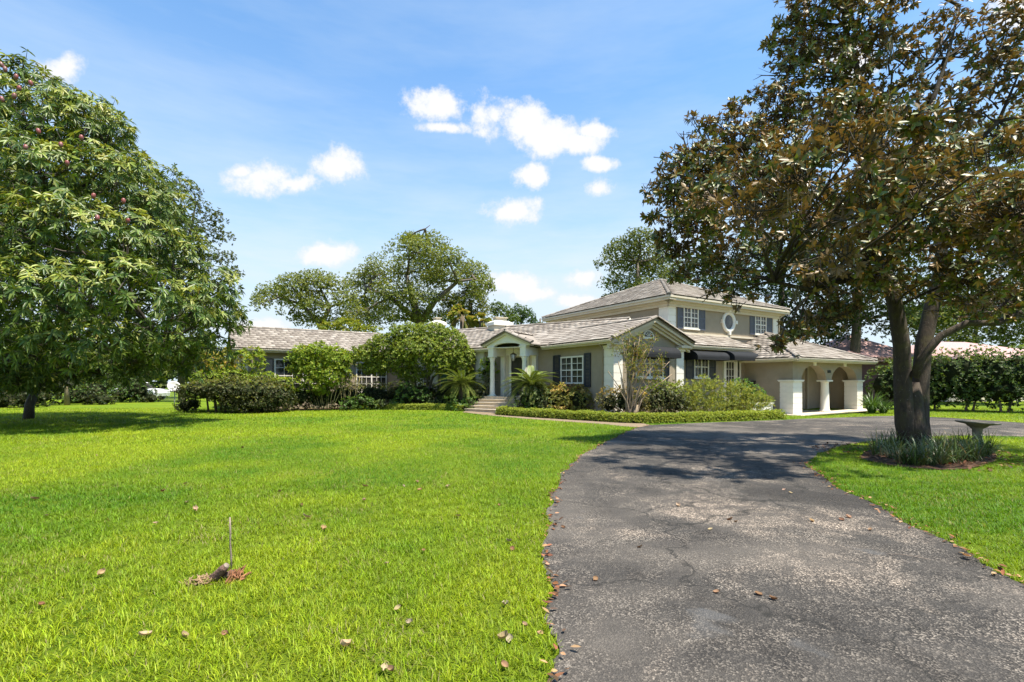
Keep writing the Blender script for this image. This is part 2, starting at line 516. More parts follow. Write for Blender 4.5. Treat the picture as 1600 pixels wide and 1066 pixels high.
def asphalt_mat():
    m, nt, N, L, bs = nmat('worn_asphalt')
    g = N.new('ShaderNodeNewGeometry').outputs['Position']
    vo = N.new('ShaderNodeTexVoronoi'); vo.inputs['Scale'].default_value = 105; L.new(g, vo.inputs['Vector'])
    sp = N.new('ShaderNodeSeparateColor'); L.new(vo.outputs['Color'], sp.inputs[0])
    stone = ramp(N, L, sp.outputs[0], [(0.0, (0.020, 0.018, 0.017)), (0.45, (0.050, 0.045, 0.040)), (0.75, (0.11, 0.097, 0.084)), (1.0, (0.32, 0.285, 0.245))])
    n1 = noise(N, L, g, 0.55, 7, 0.68, 0.7)
    n2 = noise(N, L, g, 2.6, 8, 0.7, 0.4)
    n4 = noise(N, L, g, 0.22, 5, 0.6, 0.5)
    wear = ramp(N, L, n1, [(0.38, (0.36, 0.35, 0.34)), (0.5, (0.85, 0.83, 0.80)), (0.62, (1.9, 1.74, 1.58))])
    c = mixc(N, L, 1.0, stone, wear, 'MULTIPLY')
    c = mixc(N, L, ramp(N, L, n2, [(0.42, (0.75, 0.75, 0.75)), (0.55, (0, 0, 0))]), c, (0.042, 0.038, 0.034))
    c = mixc(N, L, ramp(N, L, n4, [(0.47, (0, 0, 0)), (0.62, (0.55, 0.55, 0.55))]), c, (0.165, 0.142, 0.118))
    c = mixc(N, L, ramp(N, L, noise(N, L, g, 0.33, 6, 0.65, 0.9), [(0.50, (0, 0, 0)), (0.62, (0.62, 0.62, 0.62))]), c, (0.030, 0.027, 0.025))
    # smooth patched places
    c = mixc(N, L, ramp(N, L, noise(N, L, g, 1.05, 4, 0.5, 0.6), [(0.66, (0, 0, 0)), (0.70, (0.8, 0.8, 0.8))]), c, (0.080, 0.078, 0.076))
    # cracks
    mp = N.new('ShaderNodeVectorMath'); mp.operation = 'MULTIPLY_ADD'
    wn = N.new('ShaderNodeTexNoise'); wn.inputs['Scale'].default_value = 2.5; wn.inputs['Detail'].default_value = 6; L.new(g, wn.inputs['Vector'])
    L.new(wn.outputs['Color'], mp.inputs[0]); mp.inputs[1].default_value = (0.9, 0.9, 0); L.new(g, mp.inputs[2])
    vc = N.new('ShaderNodeTexVoronoi'); vc.feature = 'DISTANCE_TO_EDGE'; vc.inputs['Scale'].default_value = 0.42; L.new(mp.outputs[0], vc.inputs['Vector'])
    crk = ramp(N, L, vc.outputs['Distance'], [(0.0, (0.85, 0.85, 0.85)), (0.0045, (0.5, 0.5, 0.5)), (0.011, (0, 0, 0))])
    cm = mixc(N, L, 1.0, crk, ramp(N, L, noise(N, L, g, 0.7, 4), [(0.38, (0, 0, 0)), (0.46, (1, 1, 1))]), 'MULTIPLY')
    c = mixc(N, L, cm, c, (0.015, 0.014, 0.012))
    L.new(c, bs.inputs['Base Color']); bs.inputs['Roughness'].default_value = 0.85
    bs.inputs['Specular IOR Level'].default_value = 0.3
    bump(N, L, bs, vo.outputs['Distance'], 0.7, 0.012)
    return m


M['lawn'] = lawn_mat()
M['asphalt'] = asphalt_mat()

# ------------------------------------------------------------------ ground
def smooth_poly(pts, n=6, closed=False):
    """Catmull-Rom through 2D points"""
    P = [Vector((p[0], p[1])) for p in pts]
    out = []
    m = len(P)
    rng = m if closed else m - 1
    for i in range(rng):
        p0, p1, p2, p3 = (P[(i - 1) % m] if closed or i > 0 else P[0], P[i], P[(i + 1) % m], P[(i + 2) % m] if closed or i + 2 < m else P[m - 1])
        for k in range(n):
            t = k / n
            out.append(0.5 * ((2 * p1) + (p2 - p0) * t + (2 * p0 - 5 * p1 + 4 * p2 - p3) * t * t + (3 * p1 - p0 - 3 * p2 + p3) * t ** 3))
    if not closed: out.append(P[-1])
    return [(p.x, p.y) for p in out]


def inside(poly, x, y):
    """vectorised point in polygon"""
    x = np.asarray(x); y = np.asarray(y)
    c = np.zeros(x.shape, dtype=bool)
    n = len(poly)
    j = n - 1
    for i in range(n):
        xi, yi = poly[i]; xj, yj = poly[j]
        if yi != yj:
            cond = ((yi > y) != (yj > y)) & (x < (xj - xi) * (y - yi) / (yj - yi) + xi)
            c ^= cond
        j = i
    return c


def sheet(name, poly, dz, mat, step=0.5, parent=None):
    """flat sheet following the land, cut to a polygon"""
    xs = [p[0] for p in poly]; ys = [p[1] for p in poly]
    gx, gy = np.meshgrid(np.arange(min(xs), max(xs), step), np.arange(min(ys), max(ys), step))
    gx, gy = gx.ravel(), gy.ravel()
    k = inside(poly, gx, gy)
    pts = [Vector(p) for p in poly] + [Vector((a, b)) for a, b in zip(gx[k], gy[k])]
    n = len(poly)
    r = geometry.delaunay_2d_cdt(pts, [(i, (i + 1) % n) for i in range(n)], [list(range(n))], 1, 1e-4)
    V = [(p.x, p.y, float(hgt(p.x, p.y)) + dz) for p in r[0]]
    me = bpy.data.meshes.new(name)
    F = []
    for f in r[2]:
        a, b, c = (Vector(V[i]) for i in f[:3])
        F.append(tuple(f) if (b - a).cross(c - a).z > 0 else tuple(reversed(f)))
    me.from_pydata(V, [], F); me.update()
    return link(name, me, parent, mat)


def build_ground():
    a = np.concatenate([np.array([-600, -350, -200, -120, -80, -60, -50]), np.arange(-40, 40.1, 0.5), np.array([50, 60, 80, 120, 200, 350, 600])])
    b = np.concatenate([np.array([-300, -150, -60, -25, -12]), np.arange(-6, 50.1, 0.5), np.array([60, 80, 120, 200, 350, 600, 1000])])
    X, Y = np.meshgrid(a, b)
    V = np.stack([X.ravel(), Y.ravel(), hgt(X.ravel(), Y.ravel())], 1)
    nx, ny = len(a), len(b)
    i = np.arange((nx - 1) * (ny - 1)); r = i // (nx - 1); c = i % (nx - 1)
    q = r * nx + c
    F = np.stack([q, q + 1, q + nx + 1, q + nx], 1)
    o = link('lawn', np_mesh('lawn', V, F, smooth=True), None, M['lawn'])
    tag(o, 'bright green mown lawn spreading in front of the house', kind='structure')


build_ground()
EDGE_L = smooth_poly([(-0.5, -4), (0.02, 0), (0.2, 2.4)] + [gp(855, 900), gp(858, 800), gp(880, 742), gp(920, 706), gp(985, 673), gp(1012, 665)], 26)
EDGE_FAR = [gp(1100, 661), gp(1225, 656), (12.2, 20.9), (14.6, 22.3), (17.6, 24.15), (18.9, 24.3), gp(1480, 651), gp(1600, 661), (24.5, 16.0), (34, 12)]
EDGE_I = smooth_poly([(32, 8.5), (22, 12.2), gp(1600, 683), gp(1500, 681.5), gp(1400, 686), gp(1335, 694), gp(1288, 706), gp(1263, 723), gp(1276, 740), gp(1312, 763), gp(1400, 808), gp(1500, 860), gp(1600, 912), (3.75, 2.2), (3.9, 0), (3.6, -4)], 26)
# crumbled, uneven asphalt edge
EDGE_L = [(x + 0.035 * math.sin(5.3 * y + 1.3 * math.sin(2.1 * y)) + random.uniform(-0.02, 0.02), y) for x, y in EDGE_L]
EDGE_I = [(x + 0.04 * math.sin(4.1 * y + 1.7 * math.sin(1.9 * x)) + random.uniform(-0.02, 0.02), y + random.uniform(-0.02, 0.02)) for x, y in EDGE_I]
DRIVE = EDGE_L + EDGE_FAR + EDGE_I
tag(sheet('driveway', DRIVE, 0.012, M['asphalt'], 0.45), 'curving worn grey asphalt driveway', kind='structure')
PATH = smooth_poly([gp(722, 646.5), gp(785, 652), gp(870, 658.2), gp(940, 663), gp(992, 668), gp(1022, 666)], 5) + \
       smooth_poly([gp(1005, 662), gp(920, 658), gp(850, 653), gp(806, 648), gp(800, 643), gp(744, 642)], 4)
tag(sheet('garden_path', PATH, 0.008, M['paver'], 0.5), 'narrow tan paved path from the front steps to the driveway', kind='structure')

# ------------------------------------------------------------------ the house (local frame: u along the garage front, v to the back left)
P0 = Vector((4.37, 21.4, 0))
HANG = R(31.7)
house = empty('house', P0, HANG, 'long taupe stucco house with grey tiled roofs, white trim and an upper storey', 'house')
HM = Matrix.Translation(P0) @ Matrix.Rotation(HANG, 4, 'Z')
HI = HM.inverted()


def frame(o, ex):
    """facade frame: x to the right as seen from outside, y into the wall, z up"""
    ex = Vector((ex[0], ex[1], 0)).normalized()
    ey = Vector((0, 0, 1)).cross(ex)
    X = Matrix.Identity(4)
    for i in range(3):
        X[i][0] = ex[i]; X[i][1] = ey[i]; X[i][2] = (0, 0, 1)[i]; X[i][3] = (o[0], o[1], 0)[i]
    return X


def along(X, px):
    """distance along a facade frame's x axis at which it is crossed by the view through photo column px"""
    W = HM @ X
    o = W @ Vector((0, 0, 0)); e = (W @ Vector((1, 0, 0))) - o
    r = (px - CX) / FPX
    return (o.x - r * o.y) / (r * e.y - e.x)


F_B = frame((0, 0), (0, -1))          # wing facade beside the porch; x = -v
F_G = frame((0, 0), (1, 0))           # gable end; x = u
F_R = frame((0, 0.8), (1, 0))         # recessed wall with the awnings
F_U = frame((0, 2.1), (1, 0))         # upper storey front
F_UL = frame((5.85, 0), (0, -1))      # upper storey side
F_W = frame((0, 14.9), (1, 0))        # far left wing
CT, ST = math.cos(R(26.3)), math.sin(R(26.3))
MO = Vector((-0.43, 4.40, 0))         # eave corner of the entrance block
F_M = frame((MO.x + 0.4 * CT, MO.y + 0.4 * ST), (ST, -CT))   # entrance block facade; x = -t
FZ = 0.80                             # main floor level


def ML(t, n, z):
    """entrance block coordinates: t along the eave away from the camera, n into the house"""
    return (MO.x - ST * t + CT * n, MO.y + CT * t + ST * n, z)


def hbox(name, x0, x1, y0, y1, z0, z1, mat, X=None, parent=None, label=None):
    mb = MB(X); mb.box(x0, x1, y0, y1, z0, z1)
    return mb.build(name, M[mat], parent or house, label)


# walls
hbox('wall', 0.02, 4.41, 0.02, 7.0, -0.3, 3.30, 'stucco')
gb = MB(); gb.prism([(0.02, 3.30), (4.41, 3.30), (2.215, 4.21)], 0.02, 0.35); gb.build('gable_wall', M['stucco'], house)
hbox('wall', 4.415, 10.6, 0.80, 2.098, -0.3, 3.22, 'stucco')
hbox('wall', 5.85, 15.9, 2.10, 12.4, -0.3, 5.95, 'stucco')
mw = MB(Matrix(((-ST, CT, 0, MO.x), (CT, ST, 0, MO.y), (0, 0, 1, 0), (0, 0, 0, 1))))
mw.box(-3.4, 13.6, 0.40, 7.4, -0.3, 3.30); mw.build('wall', M['stucco'], house)
MX = Matrix(((-ST, CT, 0, MO.x), (CT, ST, 0, MO.y), (0, 0, 1, 0), (0, 0, 0, 1)))
hbox('wall', -13.35, -4.2, 14.90, 20.5, -0.3, 3.30, 'stucco')
for x0, x1, y0, y1 in ((-13.6, -13.35, 15.2, 20.2),):
    g2 = MB(frame((0, 0), (0, -1))); g2.prism([(-20.5, 3.30), (-14.9, 3.30), (-17.7, 4.62)], -13.35, -13.10); g2.build('gable_wall', M['stucco'], house)

# --- roofs: deck slabs now, tiles collected and placed afterwards
TILES = []      # (roof object, matrix in house frame, distance)
TW, TE = 0.335, 0.335


def roof_plane(name, polys, mat='deck', th=0.07, tiles=True):
    """polys: list of 3D polygons whose first edge is the eave"""
    mb = MB()
    for p in polys: mb.slab(p, th)
    ro = mb.build(name, M[mat], house)
    if not tiles: return ro
    for p in polys:
        P = [Vector(q) for q in p]
        e = (P[1] - P[0]).normalized()
        nrm = None
        for q in P[2:]:
            c = e.cross(q - P[0])
            if c.length > 0.3: nrm = c.normalized(); break
        if nrm.z < 0: nrm = -nrm
        s = nrm.cross(e)
        if s.z < 0: e = -e; s = nrm.cross(e)
        E0 = P[0]
        ab = [((q - E0).dot(e), (q - E0).dot(s)) for q in P]
        amin, amax = min(a for a, b in ab), max(a for a, b in ab)
        bmax = max(b for a, b in ab)
        rows = int(bmax / TE) + 1
        for r in range(rows):
            b0 = r * TE
            off = (r % 2) * TW * 0.5
            for c in range(int((amax - amin) / TW) + 2):
                a0 = amin + c * TW - off
                cs = [(a0 + 0.05, b0 + 0.06), (a0 + TW - 0.05, b0 + 0.06), (a0 + TW - 0.05, b0 + TE - 0.07), (a0 + 0.05, b0 + TE - 0.07)]
                if not all(inside(ab, np.array([q[0]]), np.array([q[1]]))[0] for q in cs): continue
                Rm = Matrix((( e.x, s.x, nrm.x, 0), (e.y, s.y, nrm.y, 0), (e.z, s.z, nrm.z, 0), (0, 0, 0, 1)))
                tilt = Matrix.Rotation(R(-3.6 + random.uniform(-0.7, 0.7)), 4, 'X') @ Matrix.Rotation(R(random.uniform(-0.7, 0.7)), 4, 'Z')
                pos = E0 + e * (a0 + TW / 2) + s * (b0 - 0.03) + nrm * (0.030 + random.uniform(0, 0.006))
                Mx = Matrix.Translation(pos) @ Rm @ tilt
                w = HM @ pos
                face = (HM.to_3x3() @ nrm).dot(camo.location - w) > 0
                TILES.append((ro, Mx, w.length if face else 999.0, face))
    return ro


def caps(ro, a, b, step=0.34, r=0.11):
    """half-round ridge or hip tiles from a to b, each one a piece"""
    a, b = Vector(a), Vector(b)
    d = (b - a); L = d.length; d.normalize()
    side = d.cross(Vector((0, 0, 1))).normalized(); up = side.cross(d)
    me = caps.me
    if me is None:
        mb = MB()
        seg = 6
        vs, fs = [], []
        for y, rr in ((0.0, r * 1.12), (0.40, r * 0.92)):
            for k in range(seg + 1):
                th = math.pi * k / seg
                vs.append((math.cos(th) * rr, y, math.sin(th) * rr * 0.8 - 0.02))
        for k in range(seg): fs.append((k, k + 1, k + seg + 2, k + seg + 1))
        fs.append(tuple(range(seg, -1, -1)))
        mb.add(vs, fs)
        me = bpy.data.meshes.new('ridge_tile'); me.from_pydata([tuple(v) for v in mb.v], [], mb.f); me.update()
        me.materials.append(M['tile']); caps.me = me
    n = max(1, int(L / step))
    for i in range(n):
        p = a + d * (i * L / n) + up * 0.035
        o = link('ridge_tile', me, ro)
        o.matrix_local = Matrix.Translation(p) @ Matrix(((side.x, d.x, up.x, 0), (side.y, d.y, up.y, 0), (side.z, d.z, up.z, 0), (0, 0, 0, 1)))


caps.me = None
# wing with the front gable
RZ = 4.40; EZ = 3.36
rw = roof_plane('roof', [[(-0.42, -0.36, EZ), (-0.42, 4.45, EZ), (2.215, 6.9, RZ), (2.215, -0.36, RZ)],
                         [(4.85, -0.36, EZ), (4.85, 3.0, EZ), (2.215, 6.9, RZ), (2.215, -0.36, RZ)]])
caps(rw, (2.215, -0.40, RZ), (2.215, 6.2, RZ))
caps(rw, (-0.40, -0.38, EZ + 0.02), (2.15, -0.38, RZ), r=0.10)
caps(rw, (4.83, -0.38, EZ + 0.02), (2.28, -0.38, RZ), r=0.10)
# entrance block
MRZ = 4.92
rm = roof_plane('roof', [[ML(-0.05, 0, EZ + 0.01), ML(11.7, 0, EZ + 0.01), ML(14.0, 3.9, MRZ), ML(-3.0, 3.9, MRZ), ML(-3.0, 1.6, 4.0)],
                         [ML(14.0, 7.8, EZ), ML(-3.0, 7.8, EZ), ML(-3.0, 3.9, MRZ), ML(14.0, 3.9, MRZ)]])
caps(rm, ML(-3.0, 3.9, MRZ), ML(14.0, 3.9, MRZ))
mg = MB(); mg.add([ML(-2.95, 1.6, 3.2), ML(-2.95, 6.2, 3.2), ML(-2.95, 6.2, 3.95), ML(-2.95, 3.9, MRZ - 0.1), ML(-2.95, 1.6, 3.95)], [(0, 1, 2, 3, 4)])
mg.build('gable_wall', M['stucco'], house)
mr = MB(); mr.tube([ML(-3.03, 1.5, 3.93), ML(-3.03, 3.9, MRZ - 0.06), ML(-3.03, 6.3, 3.93)], 0.08, 4); mr.build('rake_board', M['white'], house)
# far left wing
LRZ = 4.78
rl = roof_plane('roof', [[(-13.75, 14.49, EZ), (-5.2, 14.49, EZ), (-4.6, 17.7, LRZ), (-13.75, 17.7, LRZ)],
                         [(-13.75, 20.9, EZ), (-4.0, 20.9, EZ), (-4.6, 17.7, LRZ), (-13.75, 17.7, LRZ)]])
caps(rl, (-13.75, 17.7, LRZ), (-4.6, 17.7, LRZ))
# upper storey, hipped
UE, UA = 6.05, 8.30
c0, c1, d0, d1 = 5.33, 16.42, 1.58, 12.92
apl, aph = (10.87, 7.0, UA), (10.87, 7.5, UA)
ru = roof_plane('roof', [[(c0, d0, UE), (c1, d0, UE), apl], [(c0, d1, UE), (c0, d0, UE), apl, aph],
                         [(c1, d0, UE), (c1, d1, UE), aph, apl], [(c1, d1, UE), (c0, d1, UE), aph]])
caps(ru, (c0, d0, UE + 0.02), apl); caps(ru, (c1, d0, UE + 0.02), apl); caps(ru, (c0, d1, UE + 0.02), aph); caps(ru, apl, aph)
# lean-to in front of the upper storey
rt = roof_plane('roof', [[(4.86, 0.28, EZ), (10.75, 0.28, EZ), (10.75, 2.12, 4.13), (3.9, 2.12, 4.13), (4.5, 0.9, 3.6)]])
fl = MB(); fl.box(5.8, 15.8, 2.02, 2.10, 4.12, 4.22); fl.build('flashing', M['trim'], house)
# garage, hipped
GE = 2.76
k0, k1, f0 = 9.98, 18.32, -2.40
ga = (14.15, 1.77, 4.50)
rg = roof_plane('roof', [[(k0, f0, GE), (k1, f0, GE), ga], [(k1, f0, GE), (k1, 8.0, GE), (14.15, 8.0, 4.50), ga],
                         [(k0, 1.9, GE), (k0, f0, GE), ga, (14.15, 2.09, 4.50), (12.0, 2.09, 3.6)]])
caps(rg, (k1, f0, GE + 0.02), ga); caps(rg, (k0, f0, GE + 0.02), ga)


def place_tiles(limit=300):
    me = bpy.data.meshes.new('roof_tile')
    w, l, t = TW / 2 - 0.004, TE + 0.085, 0.026
    me.from_pydata([(-w, 0, 0), (w, 0, 0), (w, l, 0), (-w, l, 0), (-w, 0, t), (w, 0, t), (w, l, t), (-w, l, t)], [],
                   [(0, 3, 2, 1), (4, 5, 6, 7), (0, 1, 5, 4), (1, 2, 6, 5), (2, 3, 7, 6), (3, 0, 4, 7)])
    me.update(); me.materials.append(M['tile'])
    T = sorted(TILES, key=lambda q: q[2])
    for ro, mx, dist, face in T[:limit]:
        o = link('roof_tile', me, ro)
        o.matrix_local = mx
    base = np.array([v.co for v in me.vertices]); F = np.array([p.vertices for p in me.polygons])
    V, FF, C = [], [], []
    for i, (ro, mx, dist, face) in enumerate(T[limit:]):
        A = np.array(mx)
        V.append(base @ A[:3, :3].T + A[:3, 3]); FF.append(F + 8 * i); C.append(np.full((8, 3), random.random()))
    m2 = np_mesh('roof_tiles', np.concatenate(V), np.concatenate(FF), np.concatenate(C))
    o = link('roof_tiles', m2, house, M['tile_many'])
    tag(o, 'rows of weathered grey roof tiles on the farther roof slopes', kind='stuff')


place_tiles()


# --- eaves: gutters, fascias and soffits
def eave(a, b, inner, z, depth=0.16, gut=True):
    """gutter from a to b (local 2D), soffit reaching 'inner' metres back to the wall"""
    a, b = Vector((a[0], a[1])), Vector((b[0], b[1]))
    L = (b - a).length
    X = frame(a, (b - a))
    mb = MB(X); mb.box(0, L, 0.06, inner, z - depth - 0.02, z - depth + 0.02); mb.build('soffit', M['trim'], house)
    mb = MB(X); mb.box(0, L, 0.03, 0.075, z - depth - 0.035, z - 0.05); mb.build('fascia', M['trim'], house)
    if gut:
        mb = MB(X)
        prof = [(-0.075, z - 0.035), (-0.085, z - 0.045), (-0.06, z - 0.12), (-0.02, z - 0.145), (0.028, z - 0.145), (0.028, z - 0.06), (0.015, z - 0.06), (0.015, z - 0.13), (-0.045, z - 0.11)]
        n = len(prof)
        mb.add([(0, y, zz) for y, zz in prof] + [(L, y, zz) for y, zz in prof], [tuple(range(n - 1, -1, -1)), tuple(range(n, 2 * n))] + [(i, (i + 1) % n, (i + 1) % n + n, i + n) for i in range(n)])
        mb.build('gutter', M['trim'], house)


eave((-0.42, 4.40), (-0.42, -0.30), 0.44, EZ)
eave(ML(11.6, 0, 0)[:2], ML(3.35, 0, 0)[:2], 0.42, EZ)
eave(ML(0.25, 0, 0)[:2], ML(-0.02, 0, 0)[:2], 0.42, EZ)
eave((-13.7, 14.49), (-5.3, 14.49), 0.43, EZ)
eave((5.0, 0.28), (10.5, 0.28), 0.52, EZ)
eave((c0, d1), (c0, d0), 0.53, UE, 0.22, False)
eave((c0, d0), (c1, d0), 0.53, UE, 0.22, False)
eave((k0, f0), (k1, f0), 0.55, GE)
eave((k0, 1.0), (k0, f0), 0.54, GE)
# deep cornice of the upper storey
for X, x0, x1 in ((frame((c0, d0), (1, 0)), 0.0, c1 - c0), (frame((c0, d1), (0, -1)), 0.0, d1 - d0)):
    mb = MB(X)
    mb.box(x0 + 0.02, x1 - 0.02, -0.03, 0.02, UE - 0.13, UE - 0.04); mb.build('gutter', M['trim'], house)
    mb = MB(X); mb.box(x0 + 0.40, x1 - 0.40, 0.40, 0.505, UE - 0.52, UE - 0.243); mb.box(x0 + 0.28, x1 - 0.28, 0.28, 0.399, UE - 0.36, UE - 0.244); mb.build('cornice', M['trim'], house)
# gable end: raking cornice, returns, half-round vent
for sgn in (-1, 1):
    mb = MB(F_G)
    for off, y0, w in ((0.0, -0.34, 0.12), (0.13, -0.22, 0.10), (0.24, -0.12, 0.12)):
        x_e, z_e = 2.215 + sgn * 2.60, EZ - 0.06
        x_a, z_a = 2.215, RZ - 0.07
        dx, dz = x_a - x_e, z_a - z_e
        sx = off * 0.4
        mb.prism([(x_e + sgn * -0.02, z_e - off), (x_a, z_a - off), (x_a, z_a - off - w), (x_e + sgn * -0.02, z_e - off - w)][:: -sgn], y0, 0.019)
    mb.build('rake_cornice', M['trim'], house)
    mb = MB(F_G)
    xc = 0.02 if sgn < 0 else 4.41
    mb.box(xc - 0.35 * (sgn < 0) - 0.42 * (sgn > 0), xc + 0.42 * (sgn < 0) + 0.35 * (sgn > 0), -0.30, 0.018, 3.12, 3.24)
    mb.build('cornice_return', M['trim'], house)
vent = MB(F_G)
arc = [(2.10 + 0.36 * math.cos(R(a)), 3.52 + 0.34 * math.sin(R(a))) for a in range(0, 181, 15)]
arc2 = [(2.10 + 0.27 * math.cos(R(a)), 3.57 + 0.25 * math.sin(R(a))) for a in range(180, -1, -15)]
vent.prism(arc + [(1.74, 3.47), (2.46, 3.47)][::1], -0.03, 0.019); vo_ = vent.build('fan_vent', M['white'], house)
vd = MB(F_G); vd.prism(arc2[::-1], -0.038, -0.031); vd.build('dark_plate', M['darkdoor'], vo_)  # flat dark plate; the vent opening's shade is put into its colour
vr = MB(F_G)
for a in (30, 60, 90, 120, 150):
    ca, sa = math.cos(R(a)), math.sin(R(a))
    vr.prism([(2.10 + 0.05 * ca + 0.013 * sa, 3.575 + 0.05 * sa - 0.013 * ca), (2.10 + 0.26 * ca + 0.013 * sa, 3.575 + 0.24 * sa - 0.013 * ca), (2.10 + 0.26 * ca - 0.013 * sa, 3.575 + 0.24 * sa + 0.013 * ca), (2.10 + 0.05 * ca - 0.013 * sa, 3.575 + 0.05 * sa + 0.013 * ca)], -0.05, -0.039)
vr.build('spoke', M['white'], vo_)


# --- corner pilasters of stacked blocks
def pilaster(x0, x1, y0, y1, z0, z1, cap=0.14, bh=0.34):
    mb = MB(); mb.box(x0 + 0.02, x1 - 0.02, y0 + 0.02, y1 - 0.02, z0, z1)
    if cap:
        mb.box(x0 - 0.05, x1 + 0.05, y0 - 0.05, y1 + 0.05, z1 - cap, z1 - 0.05)
        mb.box(x0 - 0.08, x1 + 0.08, y0 - 0.08, y1 + 0.08, z1 - 0.049, z1 + 0.001)
    p = mb.build('pilaster', M['white'], house)
    top = z1 - cap - 0.003
    n = max(1, round((top - z0) / bh)); h = (top - z0) / n
    me = bpy.data.meshes.new('block')
    b = MB(); b.box(x0, x1, y0, y1, 0.010, h - 0.010)
    me.from_pydata([tuple(v) for v in b.v], [], b.f); me.update(); me.materials.append(M['white'])
    for i in range(n):
        link('block', me, p, loc=(0, 0, z0 + i * h))
    return p


pilaster(-0.03, 0.50, -0.03, 0.60, -0.2, 3.12)
pilaster(3.95, 4.47, -0.03, 0.45, -0.2, 3.12)
pilaster(5.82, 6.40, 2.07, 2.72, 4.0, 5.80, 0.0)
pilaster(15.42, 15.94, 2.07, 2.5, 3.4, 5.80, 0.0)
pilaster(-13.40, -12.93, 14.85, 15.3, -0.2, 3.12)


# --- windows, shutters, doors, awnings
def window(X, x0, x1, z0, z1, cols, rows, mull=True, sill=True, mat='white', fw=0.07):
    w = MB(X)
    w.box(x0, x0 + fw, -0.055, 0.025, z0, z1); w.box(x1 - fw, x1, -0.055, 0.025, z0, z1)
    w.box(x0 + fw, x1 - fw, -0.055, 0.025, z0, z0 + fw); w.box(x0 + fw, x1 - fw, -0.055, 0.025, z1 - fw, z1)
    mid = []
    a0, a1 = x0 + fw, x1 - fw
    if mull:
        c = (x0 + x1) / 2
        w.box(c - 0.04, c + 0.04, -0.050, 0.02, z0 + fw, z1 - fw)
        bays = [(a0, c - 0.04), (c + 0.04, a1)]
    else:
        bays = [(a0, a1)]
    zc = (z0 + z1) / 2
    w.box(a0, a1, -0.046, 0.02, zc - 0.025, zc + 0.025)
    mu = 0.012
    cells = []
    for b0, b1 in bays:
        cw = (b1 - b0) / cols
        for i in range(1, cols): w.box(b0 + i * cw - mu, b0 + i * cw + mu, -0.040, 0.015, z0 + fw, z1 - fw)
        for zz0, zz1 in ((z0 + fw, zc - 0.025), (zc + 0.025, z1 - fw)):
            rh = (zz1 - zz0) / rows
            for j in range(1, rows): w.box(b0, b1, -0.039, 0.015, zz0 + j * rh - mu, zz0 + j * rh + mu)
            for i in range(cols):
                for j in range(rows):
                    cells.append((b0 + (i + 0.5) * cw, zz0 + (j + 0.5) * rh, cw, rh))
    wo = w.build('window', M[mat], house)
    me = None
    for cx, cz, cw, rh in cells:
        if me is None:
            b = MB(); b.box(-cw / 2, cw / 2, -0.018, -0.012, -rh / 2, rh / 2)
            me = bpy.data.meshes.new('pane'); me.from_pydata([tuple(v) for v in b.v], [], b.f); me.update(); me.materials.append(M['glass'])
        o = link('pane', me, wo)
        o.matrix_local = X @ Matrix.Translation((cx, 0, cz))
    if sill:
        s = MB(X); s.box(x0 - 0.06, x1 + 0.06, -0.10, 0.02, z0 - 0.07, z0 - 0.002); s.build('sill', M[mat], wo)
    return wo


def shutter(X, x0, x1, z0, z1, mat='shutter'):
    s = MB(X)
    f = 0.06
    zm = (z0 + z1) / 2
    s.box(x0, x0 + f, -0.05, 0.018, z0, z1); s.box(x1 - f, x1, -0.05, 0.018, z0, z1)
    for a, b in ((z0, z0 + f), (zm - f / 2, zm + f / 2), (z1 - f, z1)): s.box(x0 + f, x1 - f, -0.05, 0.018, a, b)
    so_ = s.build('shutter', M[mat], house)
    l = MB(X)
    for a, b in ((z0 + f, zm - f / 2), (zm + f / 2, z1 - f)):
        n = int((b - a) / 0.06)
        for i in range(n):
            zc = a + (i + 0.5) * (b - a) / n
            l.prism([(x0 + f, zc - 0.026), (x1 - f, zc - 0.026), (x1 - f, zc + 0.018), (x0 + f, zc + 0.018)], -0.036, -0.006)
    l.build('louvre', M[mat], so_)


def awning(X, x0, x1, zt, drop, out):
    """quarter-round canvas hood with closed ends"""
    n = 8
    prof = [(-out * math.sin(R(90) * i / n), zt - drop * 0.72 * (1 - math.cos(R(90) * i / n)) / 1.0) for i in range(n + 1)]
    prof.append((-out, zt - drop))
    vs, fs = [], []
    for x in (x0, x1):
        for y, z in prof: vs.append((x, y - 0.02, z))
    m = len(prof)
    for i in range(m - 1): fs.append((i, i + m, i + 1 + m, i + 1))
    b0 = len(vs)
    vs += [(x0, -0.02, zt - drop), (x1, -0.02, zt - drop)]
    fs.append(tuple(list(range(m)) + [b0]))
    fs.append(tuple([b0 + 1] + list(range(2 * m - 1, m - 1, -1))))
    mb = MB(X); mb.add(vs, fs)
    o = mb.build('awning', M['canvas'], house)
    so2 = o.modifiers.new('thick', 'SOLIDIFY'); so2.thickness = 0.008
    fr = MB(X)
    fr.tube([(x0 + 0.02, -out, zt - drop), (x1 - 0.02, -out, zt - drop)], 0.016, 5)
    for x in (x0 + 0.02, (x0 + x1) / 2, x1 - 0.02): fr.tube([(x, -0.02, zt - drop), (x, -out, zt - drop)], 0.012, 5)
    fr.build('awning_frame', M['metal'], o)


# wing window beside the porch, its shutters and brick sill
a, b = along(F_B, 877), along(F_B, 912.5)
window(F_B, a, b, 1.44, 2.76, 2, 2, True, False)
shutter(F_B, along(F_B, 865), along(F_B, 875.5), 1.30, 2.86); shutter(F_B, along(F_B, 913.5), along(F_B, 923), 1.30, 2.86)
me_b = MB(); me_b.box(0, 0.10, 0, 0.17, 0, 0.10)
for i in range(int((b - a + 0.1) / 0.112)):
    mb = MB(F_B); x = a - 0.05 + i * 0.112; mb.box(x, x + 0.10, -0.12, 0.01, 1.27, 1.42); mb.build('brick', M['brick'], house)
